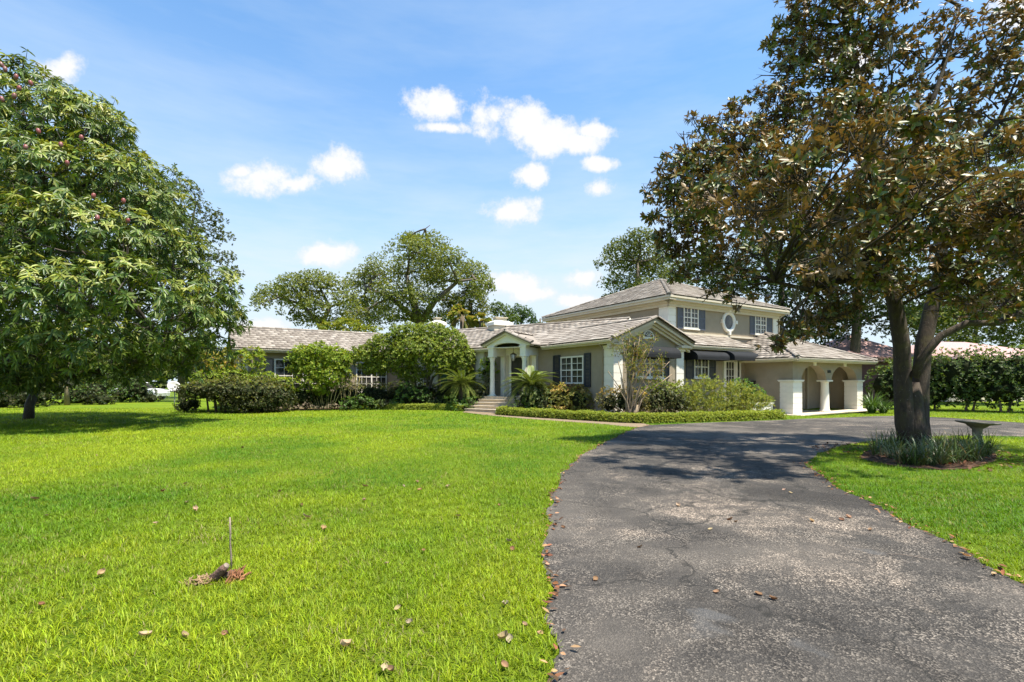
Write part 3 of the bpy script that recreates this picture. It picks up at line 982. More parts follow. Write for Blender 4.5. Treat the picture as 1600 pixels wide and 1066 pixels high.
# gable window under its awning
window(F_G, 1.28, 3.05, 1.72, 3.0, 2, 2, True, True)
shutter(F_G, 0.82, 1.22, 1.68, 2.9); shutter(F_G, 3.10, 3.45, 1.68, 2.9)
awning(F_G, 1.10, 3.55, 3.14, 0.52, 0.62)
# recessed wall: window, french door, awnings
window(F_R, 6.22, 7.38, 1.76, 2.85, 2, 1, True, True)
shutter(F_R, 5.62, 6.20, 1.68, 2.85); shutter(F_R, 7.40, 7.95, 1.68, 2.85)
awning(F_R, 5.50, 8.0, 3.14, 0.50, 0.80); awning(F_R, 8.16, 10.42, 3.20, 0.54, 0.98)


def glazed_door(X, x0, x1, z0, z1, cols, rows, mat='white', parent=None, pane='glass'):
    d = MB(X); f = 0.11
    d.box(x0, x0 + f, -0.05, 0.018, z0, z1); d.box(x1 - f, x1, -0.05, 0.018, z0, z1)
    d.box(x0 + f, x1 - f, -0.05, 0.018, z0, z0 + 0.28); d.box(x0 + f, x1 - f, -0.05, 0.018, z1 - f, z1)
    cw = (x1 - x0 - 2 * f) / cols; rh = (z1 - f - z0 - 0.28) / rows
    for i in range(1, cols): d.box(x0 + f + i * cw - 0.013, x0 + f + i * cw + 0.013, -0.042, 0.015, z0 + 0.28, z1 - f)
    for j in range(1, rows): d.box(x0 + f, x1 - f, -0.041, 0.015, z0 + 0.28 + j * rh - 0.013, z0 + 0.28 + j * rh + 0.013)
    do = d.build('door', M[mat], house)
    b = MB(); b.box(-cw / 2, cw / 2, -0.018, -0.012, -rh / 2, rh / 2)
    me = bpy.data.meshes.new('pane'); me.from_pydata([tuple(v) for v in b.v], [], b.f); me.update(); me.materials.append(M[pane])
    for i in range(cols):
        for j in range(rows):
            o = link('pane', me, do); o.matrix_local = X @ Matrix.Translation((x0 + f + (i + 0.5) * cw, 0, z0 + 0.28 + (j + 0.5) * rh))
    h = MB(X); h.lathe(x0 + 0.055, -0.09, [(0.0, z0 + 0.98), (0.03, z0 + 0.99), (0.03, z0 + 1.03), (0.0, z0 + 1.04)], 8); h.box(x0 + 0.045, x0 + 0.065, -0.09, -0.05, z0 + 1.0, z0 + 1.02)
    h.build('handle', M['metal'], do)
    return do


dd = glazed_door(F_R, 8.72, 9.62, 0.42, 2.72, 3, 5)
for x0, x1 in ((8.60, 8.71), (9.63, 9.78), (9.98, 10.08)):
    hbox('door_jamb', x0, x1, -0.07, 0.02, 0.42, 2.80, 'white', F_R)
sd = hbox('sidelight', 9.785, 9.975, -0.03, 0.015, 0.5, 2.74, 'glass', F_R)
hbox('landing', 8.3, 10.35, -1.3, -0.01, -0.2, 0.40, 'step', F_R)
for i in range(2): hbox('step', 8.3, 10.35, -1.62 - 0.3 * i, -1.31 - 0.3 * i, -0.3, 0.27 - 0.14 * i, 'step', F_R)
# upper storey windows
for px in ((1058, 1066.5, 1067.3, 1090.5, 1091.5, 1101), (1171, 1178.5, 1179, 1196.5, 1197.5, 1205.4)):
    q = [along(F_U, p) for p in px]
    window(F_U, q[2], q[3], 4.45, 5.62, 2, 2, True, True)
    shutter(F_U, q[0] + 0.02, q[1], 4.40, 5.66, 'shutter_up'); shutter(F_U, q[4], q[5], 4.40, 5.66, 'shutter_up')
# round window with keystones
ru_ = MB(F_U); xc, zc = along(F_U, 1138), 5.02
ring = []
n = 28
vs, fs = [], []
for rr, y in ((0.60, 0.02), (0.60, -0.08), (0.50, -0.11), (0.40, -0.06), (0.385, 0.015)):
    for k in range(n):
        th = 2 * math.pi * k / n
        vs.append((xc + rr * math.cos(th), y, zc + rr * 1.06 * math.sin(th)))
for i in range(4):
    for k in range(n):
        k2 = (k + 1) % n
        fs.append((i * n + k, (i + 1) * n + k, (i + 1) * n + k2, i * n + k2))
ru_.add(vs, fs, True)
for a in (0, 90, 180, 270):
    cx, cz = xc + 0.62 * math.cos(R(a)), zc + 0.66 * math.sin(R(a))
    ru_.box(cx - 0.085, cx + 0.085, -0.14, 0.018, cz - 0.10, cz + 0.10)
rwin = ru_.build('round_window', M['white'], house)
rp = MB(F_U); rp.prism([(xc + 0.385 * math.cos(R(a)), zc + 0.41 * math.sin(R(a))) for a in range(0, 360, 15)], -0.02, -0.012); rp.build('pane', M['glass'], rwin)
# far left wing: small dark window, long white window, second white window
q = [along(F_W, p) for p in (413, 427.5, 428.5, 472, 516, 556, 604)]
window(F_W, q[0], q[1], 0.95, 2.86, 1, 1, False, False, 'darkdoor', 0.06)
window(F_W, q[2], q[3], 0.95, 2.84, 3, 2, False, True)
window(F_W, q[3] + 0.02, q[4], 0.95, 2.84, 3, 2, False, True)
window(F_W, q[5], q[6], 0.95, 2.75, 3, 2, True, True)
# entrance block: white pilasters, window, front door
q = [along(F_M, p) for p in (652, 661, 676, 685, 690, 699)]
hbox('pilaster', q[0], q[1], -0.07, 0.01, 0.0, 3.15, 'white', F_M); hbox('pilaster', q[2], q[3], -0.07, 0.01, 0.0, 3.15, 'white', F_M)
window(F_M, q[1] + 0.05, q[2] - 0.05, 1.2, 2.7, 2, 2, False, True)
shutter(F_M, q[4], q[5], 1.2, 2.75, 'teal')
q = [along(F_M, p) for p in (744.5, 757)]
hbox('pilaster', q[0], q[1], -0.08, 0.01, 0.0, 3.18, 'white', F_M)

# --- porch
tl, tr_ = 2.72, 0.80                   # column positions along the eave
NP = -0.75
col_prof = [(0.17, FZ), (0.17, FZ + 0.06), (0.155, FZ + 0.09), (0.135, FZ + 0.13), (0.128, FZ + 0.7), (0.11, FZ + 1.78), (0.13, FZ + 1.84), (0.125, FZ + 1.88), (0.16, FZ + 1.93), (0.16, FZ + 2.0)]
for t in (tl, tr_):
    mb = MB(MX); mb.lathe(t, NP, col_prof, 20); mb.box(t - 0.18, t + 0.18, NP - 0.18, NP + 0.18, FZ + 2.0, FZ + 2.06); mb.box(t - 0.19, t + 0.19, NP - 0.19, NP + 0.19, FZ - 0.001, FZ + 0.03)
    mb.build('column', M['white'], house)
    mb = MB(MX); mb.box(t - 0.16, t + 0.16, NP - 0.16, NP + 0.16, FZ + 2.062, 3.27); mb.box(t - 0.2, t + 0.2, NP - 0.2, NP + 0.2, 3.27, 3.34); mb.build('entablature_block', M['white'], house)
    mb = MB(MX); mb.box(t - 0.12, t + 0.12, 0.20, 0.42, FZ, 3.27); mb.build('pilaster', M['white'], house)
    mb = MB(MX); mb.box(t - 0.14, t + 0.14, NP + 0.165, 0.40, FZ + 2.08, 3.26); mb.build('beam', M['white'], house)
tm = (tl + tr_) / 2
hw = (tl - tr_) / 2
mb = MB(MX)
archp = [(tm - hw + 0.165, 3.10)] + [(tm + (hw - 0.17) * math.cos(R(a)), 3.12 + 0.26 * math.sin(R(a))) for a in range(172, 7, -12)] + [(tm + hw - 0.165, 3.10)]
ped = [(tm - hw - 0.30, 3.345), (tm - hw - 0.16, 3.345), (tm - hw - 0.16, 3.342)]
outer = [(tm + hw + 0.34, 3.345), (tm, 3.93), (tm - hw - 0.34, 3.345)]
mb.prism(outer + [(tm - hw + 0.17, 3.345)] + [(tm + (hw - 0.17) * math.cos(R(a)), 3.345 + 0.16 * math.sin(R(a))) for a in range(174, 5, -12)] + [(tm + hw - 0.17, 3.345)], NP - 0.12, NP + 0.12)
mb.build('pediment', M['white'], house)
for s in (-1, 1):
    mb = MB(MX)
    x_e = tm + s * (hw + 0.46); z_e = 3.40
    mb.prism([(x_e, z_e - 0.09), (x_e, z_e), (tm, 4.02), (tm, 3.92)][:: -s], NP - 0.24, NP + 0.14); mb.build('rake_cornice', M['trim'], house)
PE = [(tm - hw - 0.52, 3.40), (tm, 4.06), (tm + hw + 0.52, 3.40)]
rp_ = MB(MX)
for s in (-1, 1):
    x_e = tm + s * (hw + 0.54)
    rp_.slab([(x_e, NP - 0.30, 3.42), (tm, NP - 0.30, 4.08), (tm, 2.2, 4.08), (x_e, 0.2, 3.42)], 0.05)
pr = rp_.build('porch_roof', M['deck'], house)
for s in (-1, 1):
    a_ = MX @ Vector((tm + s * (hw + 0.54), NP - 0.26, 3.43)); b_ = MX @ Vector((tm, NP - 0.26, 4.08))
    caps(pr, a_, b_, r=0.09)
    caps(pr, MX @ Vector((tm + s * (hw + 0.4), NP + 0.1, 3.50)), MX @ Vector((tm + s * 0.12, NP + 0.1, 4.0)), r=0.09)
caps(pr, MX @ Vector((tm, NP - 0.3, 4.08)), MX @ Vector((tm, 1.9, 4.08)))
hbox('porch_ceiling', tr_ + 0.0, tl, NP, 0.41, 3.272, 3.30, 'white', MX)
# panelled door wall behind the porch
hbox('door_surround', tr_ + 0.13, tl - 0.13, 0.36, 0.398, 2.95, 3.265, 'white', MX)
hbox('porch_panel', tr_ + 0.13, tl - 0.13, 0.375, 0.399, FZ, 2.949, 'trim', MX)
F_D = frame(MX @ Vector((0, 0.372, 0)), (ST, -CT))
dc = -tm
fd = hbox('door', dc - 0.48, dc + 0.48, -0.03, 0.0, FZ + 0.02, FZ + 2.02, 'darkdoor', F_D, None, 'dark front door behind the porch columns')
for px0, px1 in ((dc - 0.40, dc - 0.04), (dc + 0.04, dc + 0.40)):
    for z0, z1 in ((FZ + 0.15, FZ + 0.85), (FZ + 0.95, FZ + 1.9)):
        mb = MB(F_D); mb.box(px0, px1, -0.045, -0.031, z0, z1); mb.build('panel', M['darkdoor'], fd)
mb = MB(F_D); mb.lathe(dc + 0.42, -0.08, [(0, FZ + 0.97), (0.03, FZ + 0.98), (0.03, FZ + 1.02), (0, FZ + 1.03)], 8); mb.build('handle', M['galv'], fd)
for x0, x1 in ((dc - 0.60, dc - 0.49), (dc + 0.49, dc + 0.60)): hbox('door_jamb', x0, x1, -0.06, 0.0, FZ, FZ + 2.1, 'white', F_D)
hbox('transom', dc - 0.60, dc + 0.60, -0.06, 0.0, FZ + 2.10, FZ + 2.2, 'white', F_D)
# floor and five steps
hbox('porch_floor', tr_ - 0.32, tl + 0.32, NP - 0.32, 0.40, 0.0, FZ - 0.002, 'step', MX)
for i in range(4):
    w = 0.40 + 0.05 * i
    zt = FZ - 0.15 * (i + 1) + 0.015
    mb = MB(MX); n0 = NP - 0.325 - 0.32 * i
    mb.box(tr_ - w, tl + w, n0 - 0.32, n0, -0.1, zt - 0.04); mb.box(tr_ - w - 0.03, tl + w + 0.03, n0 - 0.355, n0, zt - 0.04, zt)
    mb.build('step', M['step'], house)

# chimneys: square stacks with stepped white caps
def chimney(px, py, Y, w, d_):
    c = HI @ at(px, py, Y)
    mb = MB(); mb.box(c.x - w, c.x + w, c.y - d_, c.y + d_, 3.8, c.z - 0.35)
    ch = mb.build('chimney', M['trim'], rm)
    mb = MB(); mb.box(c.x - w - 0.08, c.x + w + 0.08, c.y - d_ - 0.08, c.y + d_ + 0.08, c.z - 0.35, c.z - 0.16)
    vs = []
    for k, z in ((0.08, c.z - 0.16), (-0.28, c.z + 0.02)):
        vs += [(c.x - w - k, c.y - d_ - k, z), (c.x + w + k, c.y - d_ - k, z), (c.x + w + k, c.y + d_ + k, z), (c.x - w - k, c.y + d_ + k, z)]
    mb.add(vs, [(4, 5, 6, 7)] + [(i, (i + 1) % 4, (i + 1) % 4 + 4, i + 4) for i in range(4)])
    mb.build('chimney_cap', M['white'], rm)
    mb = MB(); w2 = max(0.12, w - 0.24); mb.box(c.x - w2, c.x + w2, c.y - 0.2, c.y + 0.2, c.z + 0.02, c.z + 0.14); mb.box(c.x - w2 - 0.07, c.x + w2 + 0.07, c.y - 0.27, c.y + 0.27, c.z + 0.14, c.z + 0.19)
    mb.build('flue', M['trim'], rm)


chimney(781, 501, 31.0, 0.62, 0.40)
chimney(683, 501, 34.0, 0.42, 0.40)

# --- garage with its two-arch loggia
GV = -1.87
GZ = -0.10
mb = MB(frame((0, GV), (1, 0)))
zs, zt = 1.64, 2.62
ux = [10.5, 11.10, 13.72, 14.10, 16.72, 17.8]
ux = [10.5] + [along(frame((0, GV), (1, 0)), p) for p in (1252.5, 1291, 1299.5, 1338.5)] + [17.8]
poly = [(ux[0], zs)]
for a0, a1 in ((ux[1], ux[2]), (ux[3], ux[4])):
    c, r = (a0 + a1) / 2, (a1 - a0) / 2
    poly.append((a0, zs))
    poly += [(c - r * math.cos(R(t)), zs + min(r, 0.80) * math.sin(R(t))) for t in range(8, 180, 8)]
    poly.append((a1, zs))
poly += [(ux[5], zs), (ux[5], zt), (ux[0], zt)]
mb.prism(poly, 0.0, 0.45); arc_w = mb.build('arcade_wall', M['stucco'], house)
for a0, a1 in ((ux[1], ux[2]), (ux[3], ux[4])):
    c = (a0 + a1) / 2
    mb = MB(frame((0, GV), (1, 0))); mb.prism([(c - 0.09, 2.40), (c + 0.09, 2.40), (c + 0.11, 2.60), (c - 0.11, 2.60)], -0.07, -0.002); mb.build('keystone', M['white'], arc_w)
mb = MB(frame((0, GV), (1, 0))); c = (ux[2] + ux[3]) / 2; mb.box(c - 0.17, c + 0.17, -0.025, -0.002, 2.03, 2.17); mb.build('number_plate', M['metal'], arc_w, 'small dark house number plate between the arches')
for x0, x1 in ((ux[0] - 0.03, ux[1]), (ux[4], ux[5] + 0.03)):
    pilaster(x0, x1, GV - 0.03, GV + 0.66, GZ, zs, 0.10, 0.29)
c = (ux[2] + ux[3]) / 2
mb = MB(); cv = GV + 0.22
mb.lathe(c, cv, [(0.27, GZ), (0.27, GZ + 0.07), (0.25, GZ + 0.10), (0.225, GZ + 0.14), (0.215, GZ + 0.8), (0.19, zs - 0.14), (0.21, zs - 0.10), (0.25, zs - 0.085)], 20)
mb.box(c - 0.30, c + 0.30, cv - 0.28, cv + 0.28, zs - 0.085, zs - 0.002); mb.build('column', M['white'], house)
hbox('wall', 10.5, 10.75, GV + 0.66, 1.2, -0.3, 2.62, 'stucco')
hbox('wall', 10.502, 10.75, GV + 0.451, GV + 0.659, zs, 2.62, 'stucco')
hbox('wall', 17.55, 17.8, GV + 0.66, 8.0, -0.3, 2.62, 'stucco')
hbox('wall', 17.55, 17.798, GV + 0.451, GV + 0.659, zs, 2.62, 'stucco')
hbox('wall', 10.75, 17.55, 0.25, 0.5, -0.3, 2.62, 'stucco')
hbox('loggia_ceiling', 10.52, 17.78, GV + 0.02, 1.0, 2.622, 2.66, 'trim')
hbox('loggia_floor', 10.2, 18.1, GV - 0.55, 0.25, -0.4, GZ, 'concrete')
F_L = frame((0, 0.25), (1, 0))
for x0, x1 in ((12.0, 12.95), (12.97, 13.92)):
    d = hbox('door', x0, x1, -0.05, -0.001, GZ, 2.0, 'door', F_L, None, 'taupe panelled door inside the loggia')
    for z0, z1 in ((GZ + 0.15, 0.75), (0.9, 1.85)):
        for p0, p1 in ((x0 + 0.1, (x0 + x1) / 2 - 0.05), ((x0 + x1) / 2 + 0.05, x1 - 0.1)):
            mb = MB(F_L); mb.box(p0, p1, -0.065, -0.051, z0, z1); mb.build('panel', M['door'], d)
hbox('pilaster', 15.7, 15.85, -0.12, -0.001, GZ, 2.62, 'door', F_L)
# apron in front of the loggia
AP = [tuple((HM @ Vector(p))[:2]) for p in ((9.4, -2.9, 0), (18.4, -2.9, 0), (18.4, -1.6, 0), (10.6, -1.6, 0), (10.6, 0.4, 0), (9.4, 0.4, 0))]
tag(sheet('apron', AP, 0.022, M['concrete'], 0.5), 'pale concrete apron in front of the arched loggia', kind='structure')
# white garden wall in front of the recessed wall, half hidden by shrubs
mb = MB(); mb.box(7.6, 9.6, -1.35, -1.15, -0.3, 0.42); mb.box(7.55, 9.65, -1.40, -1.10, 0.42, 0.50)
gw = mb.build('garden_wall', M['white']); gw.matrix_world = HM
tag(gw, 'low white garden wall half hidden by the feathery shrub', 'wall')

# downspouts
for pts in ([(-0.42, 0.55, EZ - 0.12), (-0.10, 0.62, EZ - 0.32), (-0.07, 0.62, 2.9), (-0.07, 0.62, 0.0)], [(5.1, 0.28, EZ - 0.12), (4.9, 0.72, EZ - 0.3), (4.9, 0.74, 0.0)],
            [(c1 - 0.25, d0, UE - 0.15), (15.98, 2.0, UE - 0.5), (15.98, 2.03, 4.0)], [(c0, d1 - 0.9, UE - 0.12), (5.8, d1 - 1.0, UE - 0.4), (5.8, d1 - 1.0, 4.6)]):
    mb = MB(); mb.tube(pts, 0.04, 6); mb.build('downspout', M['trim' if pts[0][2] > 5 else 'stucco'], house)
# ------------------------------------------------------------------ plants
HI_T = np.array([(0, 0, 0), (0.5, 0.34, 0.16), (0.40, 0.70, 0.13), (0, 1, 0), (-0.40, 0.70, 0.13), (-0.5, 0.34, 0.16)], dtype=np.float32)
HI_F = np.array([(0, 1, 2, 3), (0, 3, 4, 5)])
LO_T = np.array([(0, 0, 0), (0.5, 0.48, 0.14), (0, 1, 0), (-0.5, 0.48, 0.14)], dtype=np.float32)
LO_F = np.array([(0, 1, 2), (0, 2, 3)])


def unit(a):
    return a / np.maximum(np.linalg.norm(a, axis=-1, keepdims=True), 1e-9)


def leaf_mesh(name, P, D, Nn, L, W, C, hi=False, droop=0.0):
    """one small folded leaf face per row of P; D tip direction, Nn upper side"""
    T, F = (HI_T, HI_F) if hi else (LO_T, LO_F)
    k = len(T)
    y = unit(D); x = unit(np.cross(y, Nn)); z = np.cross(x, y)
    n = len(P)
    L = np.broadcast_to(np.asarray(L, dtype=np.float32), (n,)); W = np.broadcast_to(np.asarray(W, dtype=np.float32), (n,))
    V = (P[:, None, :] + x[:, None, :] * (T[None, :, 0:1] * W[:, None, None])
         + y[:, None, :] * (T[None, :, 1:2] * L[:, None, None]) + z[:, None, :] * (T[None, :, 2:3] * W[:, None, None]))
    if droop:
        V[:, :, 2] -= (T[None, :, 1] ** 2) * droop * L[:, None]
    FF = (F[None, :, :] + (np.arange(n) * k)[:, None, None]).reshape(-1, F.shape[1])
    return np_mesh(name, V.reshape(-1, 3), FF, np.repeat(C, k, axis=0))


LEAF_GAIN = 1.16


def pick_cols(n, cols, jit=0.22, hue=0.10):
    cols = np.array(cols, dtype=np.float32)
    c = cols[RNG.integers(0, len(cols), n)]
    c = c * (1 + RNG.uniform(-jit, jit, (n, 1))) * (1 + RNG.uniform(-hue, hue, (n, 3)))
    return np.clip(c * LEAF_GAIN, 0.002, 0.9)


def lobe(x, y, Y, rx, ry, rd=None):
    """crown lobe given where it shows in the photo and how far away it stands"""
    k = Y / FPX
    return (np.array(at(x, y, Y)), np.array([rx * k, (rd if rd is not None else (rx + ry) / 2 * k), ry * k]))


def vnoise3(p, s, seed=2):
    T = np.random.default_rng(seed).random((32, 32, 32))
    q = p * s; i = np.floor(q).astype(int); f = q - i; f = f * f * (3 - 2 * f); i %= 32; j = (i + 1) % 32
    o = 0
    for a in (0, 1):
        for b in (0, 1):
            for c in (0, 1):
                w = (f[:, 0] if a else 1 - f[:, 0]) * (f[:, 1] if b else 1 - f[:, 1]) * (f[:, 2] if c else 1 - f[:, 2])
                o = o + w * T[(j if a else i)[:, 0], (j if b else i)[:, 1], (j if c else i)[:, 2]]
    return o


def sample_lobes(lobes, dens, under=0.45, rmin=0.62, rmax=1.06, keep_in=0.62, gap=0.0, gs=1.0):
    P, A = [], []
    for i, (c, r) in enumerate(lobes):
        area = 4 * math.pi * (((r[0] * r[1]) ** 1.6 + (r[0] * r[2]) ** 1.6 + (r[1] * r[2]) ** 1.6) / 3) ** (1 / 1.6)
        n = max(6, int(dens * area))
        d = unit(RNG.normal(size=(n, 3)))
        keep = (d[:, 2] > -0.35) | (RNG.random(n) < under)
        d = d[keep]; n = len(d)
        rr = rmin + (rmax - rmin) * RNG.random(n) ** 0.6
        # uneven outline: lumps in the radius
        ph = RNG.uniform(0, 6.28, 6)
        lump = 1 + 0.13 * np.sin(3.1 * d[:, 0] * 2 + ph[0]) * np.sin(2.7 * d[:, 2] * 2 + ph[1]) + 0.10 * np.sin(7 * d[:, 1] + ph[2]) * np.sin(6 * d[:, 0] + ph[3])
        p = c + d * r * (rr * lump)[:, None]
        ok = np.ones(n, dtype=bool)
        for j, (c2, r2) in enumerate(lobes):
            if j != i: ok &= np.linalg.norm((p - c2) / r2, axis=1) > keep_in
        if gap: ok &= (vnoise3(p, gs) * 0.65 + vnoise3(p, gs * 2.3, 5) * 0.35) > gap + RNG.normal(scale=0.03, size=n)
        P.append(p[ok]); A.append(unit(d / r)[ok])
    return np.concatenate(P), np.concatenate(A)


def rosettes(P, A, m, spread, sj, up):
    """m leaves around each shoot tip"""
    n = len(P)
    ax = unit(A + np.array([0, 0, up]) + RNG.normal(scale=0.35, size=(n, 3)))
    t = unit(np.cross(ax, np.array([0.37, 0.21, 0.9]) + 0 * ax)); b = np.cross(ax, t)
    ph = RNG.uniform(0, 6.28, (n, 1)) + np.arange(m)[None, :] * 2.39996 + RNG.normal(scale=0.25, size=(n, m))
    sp = np.radians(spread + RNG.normal(scale=sj, size=(n, m)))
    rad = t[:, None, :] * np.cos(ph)[..., None] + b[:, None, :] * np.sin(ph)[..., None]
    D = ax[:, None, :] * np.cos(sp)[..., None] + rad * np.sin(sp)[..., None]
    Nn = ax[:, None, :] * np.sin(sp)[..., None] - rad * np.cos(sp)[..., None]
    PP = np.repeat(P[:, None, :], m, axis=1) + RNG.normal(scale=0.012, size=(n, m, 3))
    return PP.reshape(-1, 3), D.reshape(-1, 3), Nn.reshape(-1, 3)


def bent(p0, p1, n=6, sag=0.0, wig=0.08, rise=0.0):
    p0, p1 = Vector(p0), Vector(p1)
    L = (p1 - p0).length
    out = []
    o = Vector((random.uniform(-1, 1), random.uniform(-1, 1), random.uniform(-0.4, 0.4))) * wig * L
    for i in range(n + 1):
        t = i / n
        p = p0.lerp(p1, t) + o * math.sin(math.pi * t) + Vector((0, 0, (rise - sag) * L * math.sin(math.pi * t)))
        if 0 < i < n: p += Vector((random.uniform(-1, 1), random.uniform(-1, 1), random.uniform(-1, 1))) * wig * 0.22 * L
        out.append(p)
    return out


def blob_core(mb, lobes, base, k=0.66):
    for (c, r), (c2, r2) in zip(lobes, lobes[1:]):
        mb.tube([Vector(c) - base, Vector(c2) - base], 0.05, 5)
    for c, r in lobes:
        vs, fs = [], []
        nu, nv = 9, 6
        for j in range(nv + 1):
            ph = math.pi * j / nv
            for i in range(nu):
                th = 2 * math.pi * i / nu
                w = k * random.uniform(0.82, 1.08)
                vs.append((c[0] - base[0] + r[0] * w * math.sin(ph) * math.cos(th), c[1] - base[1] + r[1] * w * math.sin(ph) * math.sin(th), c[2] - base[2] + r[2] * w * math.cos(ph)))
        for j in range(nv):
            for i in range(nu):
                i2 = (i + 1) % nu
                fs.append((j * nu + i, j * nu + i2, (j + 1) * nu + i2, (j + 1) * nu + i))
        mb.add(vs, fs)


def plant(name, label, cat, base, lobes, leaf, stems=None, bark='bark_oak', limbs=True, group=None, core=0.0, twigs=3, limb_r=0.05, part='crown', stem_part='trunk', hub=None, seg=7):
    """a tree or shrub: an Empty at its foot, a foliage mesh of many single leaves, and its wood"""
    base = Vector(base)
    root = empty(name, base, 0, label, cat, group)
    P, A = sample_lobes(lobes, leaf['dens'], leaf.get('under', 0.45), leaf.get('rmin', 0.62), leaf.get('rmax', 1.06), leaf.get('keep_in', 0.62), leaf.get('gap', 0.0), leaf.get('gs', 1.0))
    m = leaf.get('m', 6)
    PP, D, Nn = rosettes(P, A, m, leaf.get('spread', 60), leaf.get('sj', 14), leaf.get('up', 0.5))
    if leaf.get('hang'): D = D + np.array([0, 0, -leaf['hang']])
    n = len(PP)
    s = RNG.uniform(0.72, 1.2, n)
    C = pick_cols(n, leaf['cols'], leaf.get('jit', 0.22))
    if leaf.get('tips'):       # top shoots: sunlit tops put into the colour, plus real fresh growth
        tp = (A[:, 2] > leaf.get('tipz', 0.45)) & (RNG.random(len(A)) < leaf.get('tipf', 0.6))
        k = np.repeat(tp, m)
        C[k] = pick_cols(int(k.sum()), leaf['tips'], 0.2)
    me = leaf_mesh(part, PP - np.array(base), D, Nn, leaf['L'] * s, leaf['W'] * s, C, leaf.get('hi', False), leaf.get('droop', 0.0))
    link(part, me, root, M[leaf.get('mat', 'leaf')])
    if leaf.get('twig'):       # a short shoot behind every whorl of leaves
        nn = len(P); Lt = leaf['twig'] * RNG.uniform(0.6, 1.4, nn)
        E = P - unit(A + np.array([0, 0, 0.5]) + RNG.normal(scale=0.3, size=(nn, 3))) * Lt[:, None]
        ax = unit(P - E); t_ = unit(np.cross(ax, np.array([0.3, 0.2, 0.93]) + 0 * ax)); b_ = np.cross(ax, t_)
        vv = []
        for q_, r_ in ((E, 0.011), (P, 0.005)):
            for k in range(3): vv.append(q_ + (t_ * math.cos(2.094 * k) + b_ * math.sin(2.094 * k)) * r_)
        Vt = np.stack(vv, 1).reshape(-1, 3) - np.array(base)
        Ft = (np.array([(0, 1, 4, 3), (1, 2, 5, 4), (2, 0, 3, 5)])[None] + (np.arange(nn) * 6)[:, None, None]).reshape(-1, 4)
        tag(link('twigs', np_mesh('twigs', Vt, Ft), root, M[bark]), kind='stuff')
    mb = MB()
    for pts, rad in (stems or []):
        mb.tube([Vector(p) - base for p in pts], rad, seg, lump=0.06)
    if limbs:
        nodes = [Vector(p) for pts, rad in (stems or []) for p in pts[len(pts) // 3:]] or [base]
        for c, r in lobes:
            c = Vector(c)
            st = min(nodes, key=lambda q: (q - c).length + (0.6 * max(0, q.z - c.z)))
            q = bent(st, c, 6, 0.0, 0.10, 0.05)
            rr = limb_r * (0.6 + 0.5 * min(2.0, float(np.mean(r))))
            mb.tube([p - base for p in q], [rr * (1 - 0.6 * i / 6) for i in range(7)], 5)
            for k in range(twigs):
                dv = unit(RNG.normal(size=3) + np.array([0, 0, 0.3]))
                e = c + Vector(dv * r * 0.98)
                q2 = bent(q[random.choice((3, 4, 5, 6))], e, 4, 0, 0.14)
                mb.tube([p - base for p in q2], [rr * 0.42, rr * 0.34, rr * 0.26, rr * 0.18, rr * 0.08], 4, cap=False)
    if mb.f: mb.build(stem_part, M[bark], root)
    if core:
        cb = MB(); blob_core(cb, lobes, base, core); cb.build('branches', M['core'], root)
    return root


def foot(x, Y):
    X = (x - CX) / FPX * Y
    return Vector((X, Y, float(hgt(X, Y))))


M['midrib'] = plain('green_midrib', (0.12, 0.14, 0.03), 0.6, 0.2, 12, 0.0, 50, 0.2)
# ---- background trees
OAK = dict(L=0.165, W=0.10, m=6, dens=27.0, spread=62, sj=24, up=0.6, cols=[(0.14, 0.17, 0.032), (0.18, 0.21, 0.042), (0.10, 0.13, 0.026), (0.22, 0.24, 0.055)], mat='leaf_soft', rmin=0.35, under=0.3, hi=False, gap=0.37, gs=0.6)


def oakish(d):
    q = dict(OAK); q.update(d); return q


Yk = 54
main = [(600, 425, 40, 27), (570, 445, 32, 24), (640, 392, 36, 24), (672, 385, 30, 22), (700, 408, 34, 22), (735, 428, 30, 20), (755, 447, 20, 18), (655, 425, 46, 28), (615, 460, 44, 26),
        (575, 478, 40, 22), (690, 440, 36, 20), (650, 468, 36, 24), (700, 470, 30, 14), (640, 372, 15, 11), (742, 462, 16, 9), (560, 500, 34, 18), (610, 495, 40, 18), (670, 497, 36, 16)]
b = foot(655, Yk)
tp = at(652, 500, Yk)
plant('live_oak', 'broad spreading oak rising highest behind the low roof and chimneys', 'tree', b,
      [lobe(x, y, Yk + random.uniform(-3, 3), rx, ry) for x, y, rx, ry in main], oakish({}),
      [([b, at(656, 545, Yk), at(655, 505, Yk), at(645, 470, Yk), at(635, 430, Yk)], [0.75, 0.62, 0.52, 0.36, 0.2]),
       ([at(655, 505, Yk), at(680, 470, Yk), at(715, 440, Yk), at(742, 436, Yk)], [0.42, 0.30, 0.2, 0.1]),
       ([at(652, 500, Yk), at(610, 465, Yk), at(575, 450, Yk)], [0.36, 0.24, 0.12]),
       ([at(652, 392, Yk), at(664, 358, Yk), at(672, 352, Yk)], [0.1, 0.06, 0.03])], 'bark_oak', limb_r=0.10, twigs=5)
left = [(425, 462, 28, 20), (405, 475, 16, 13), (455, 448, 30, 20), (490, 440, 32, 18), (515, 452, 32, 22), (470, 470, 36, 18), (500, 478, 36, 20), (535, 475, 30, 24), (450, 492, 22, 10), (480, 500, 26, 12), (520, 500, 32, 16)]
b = foot(505, 50)
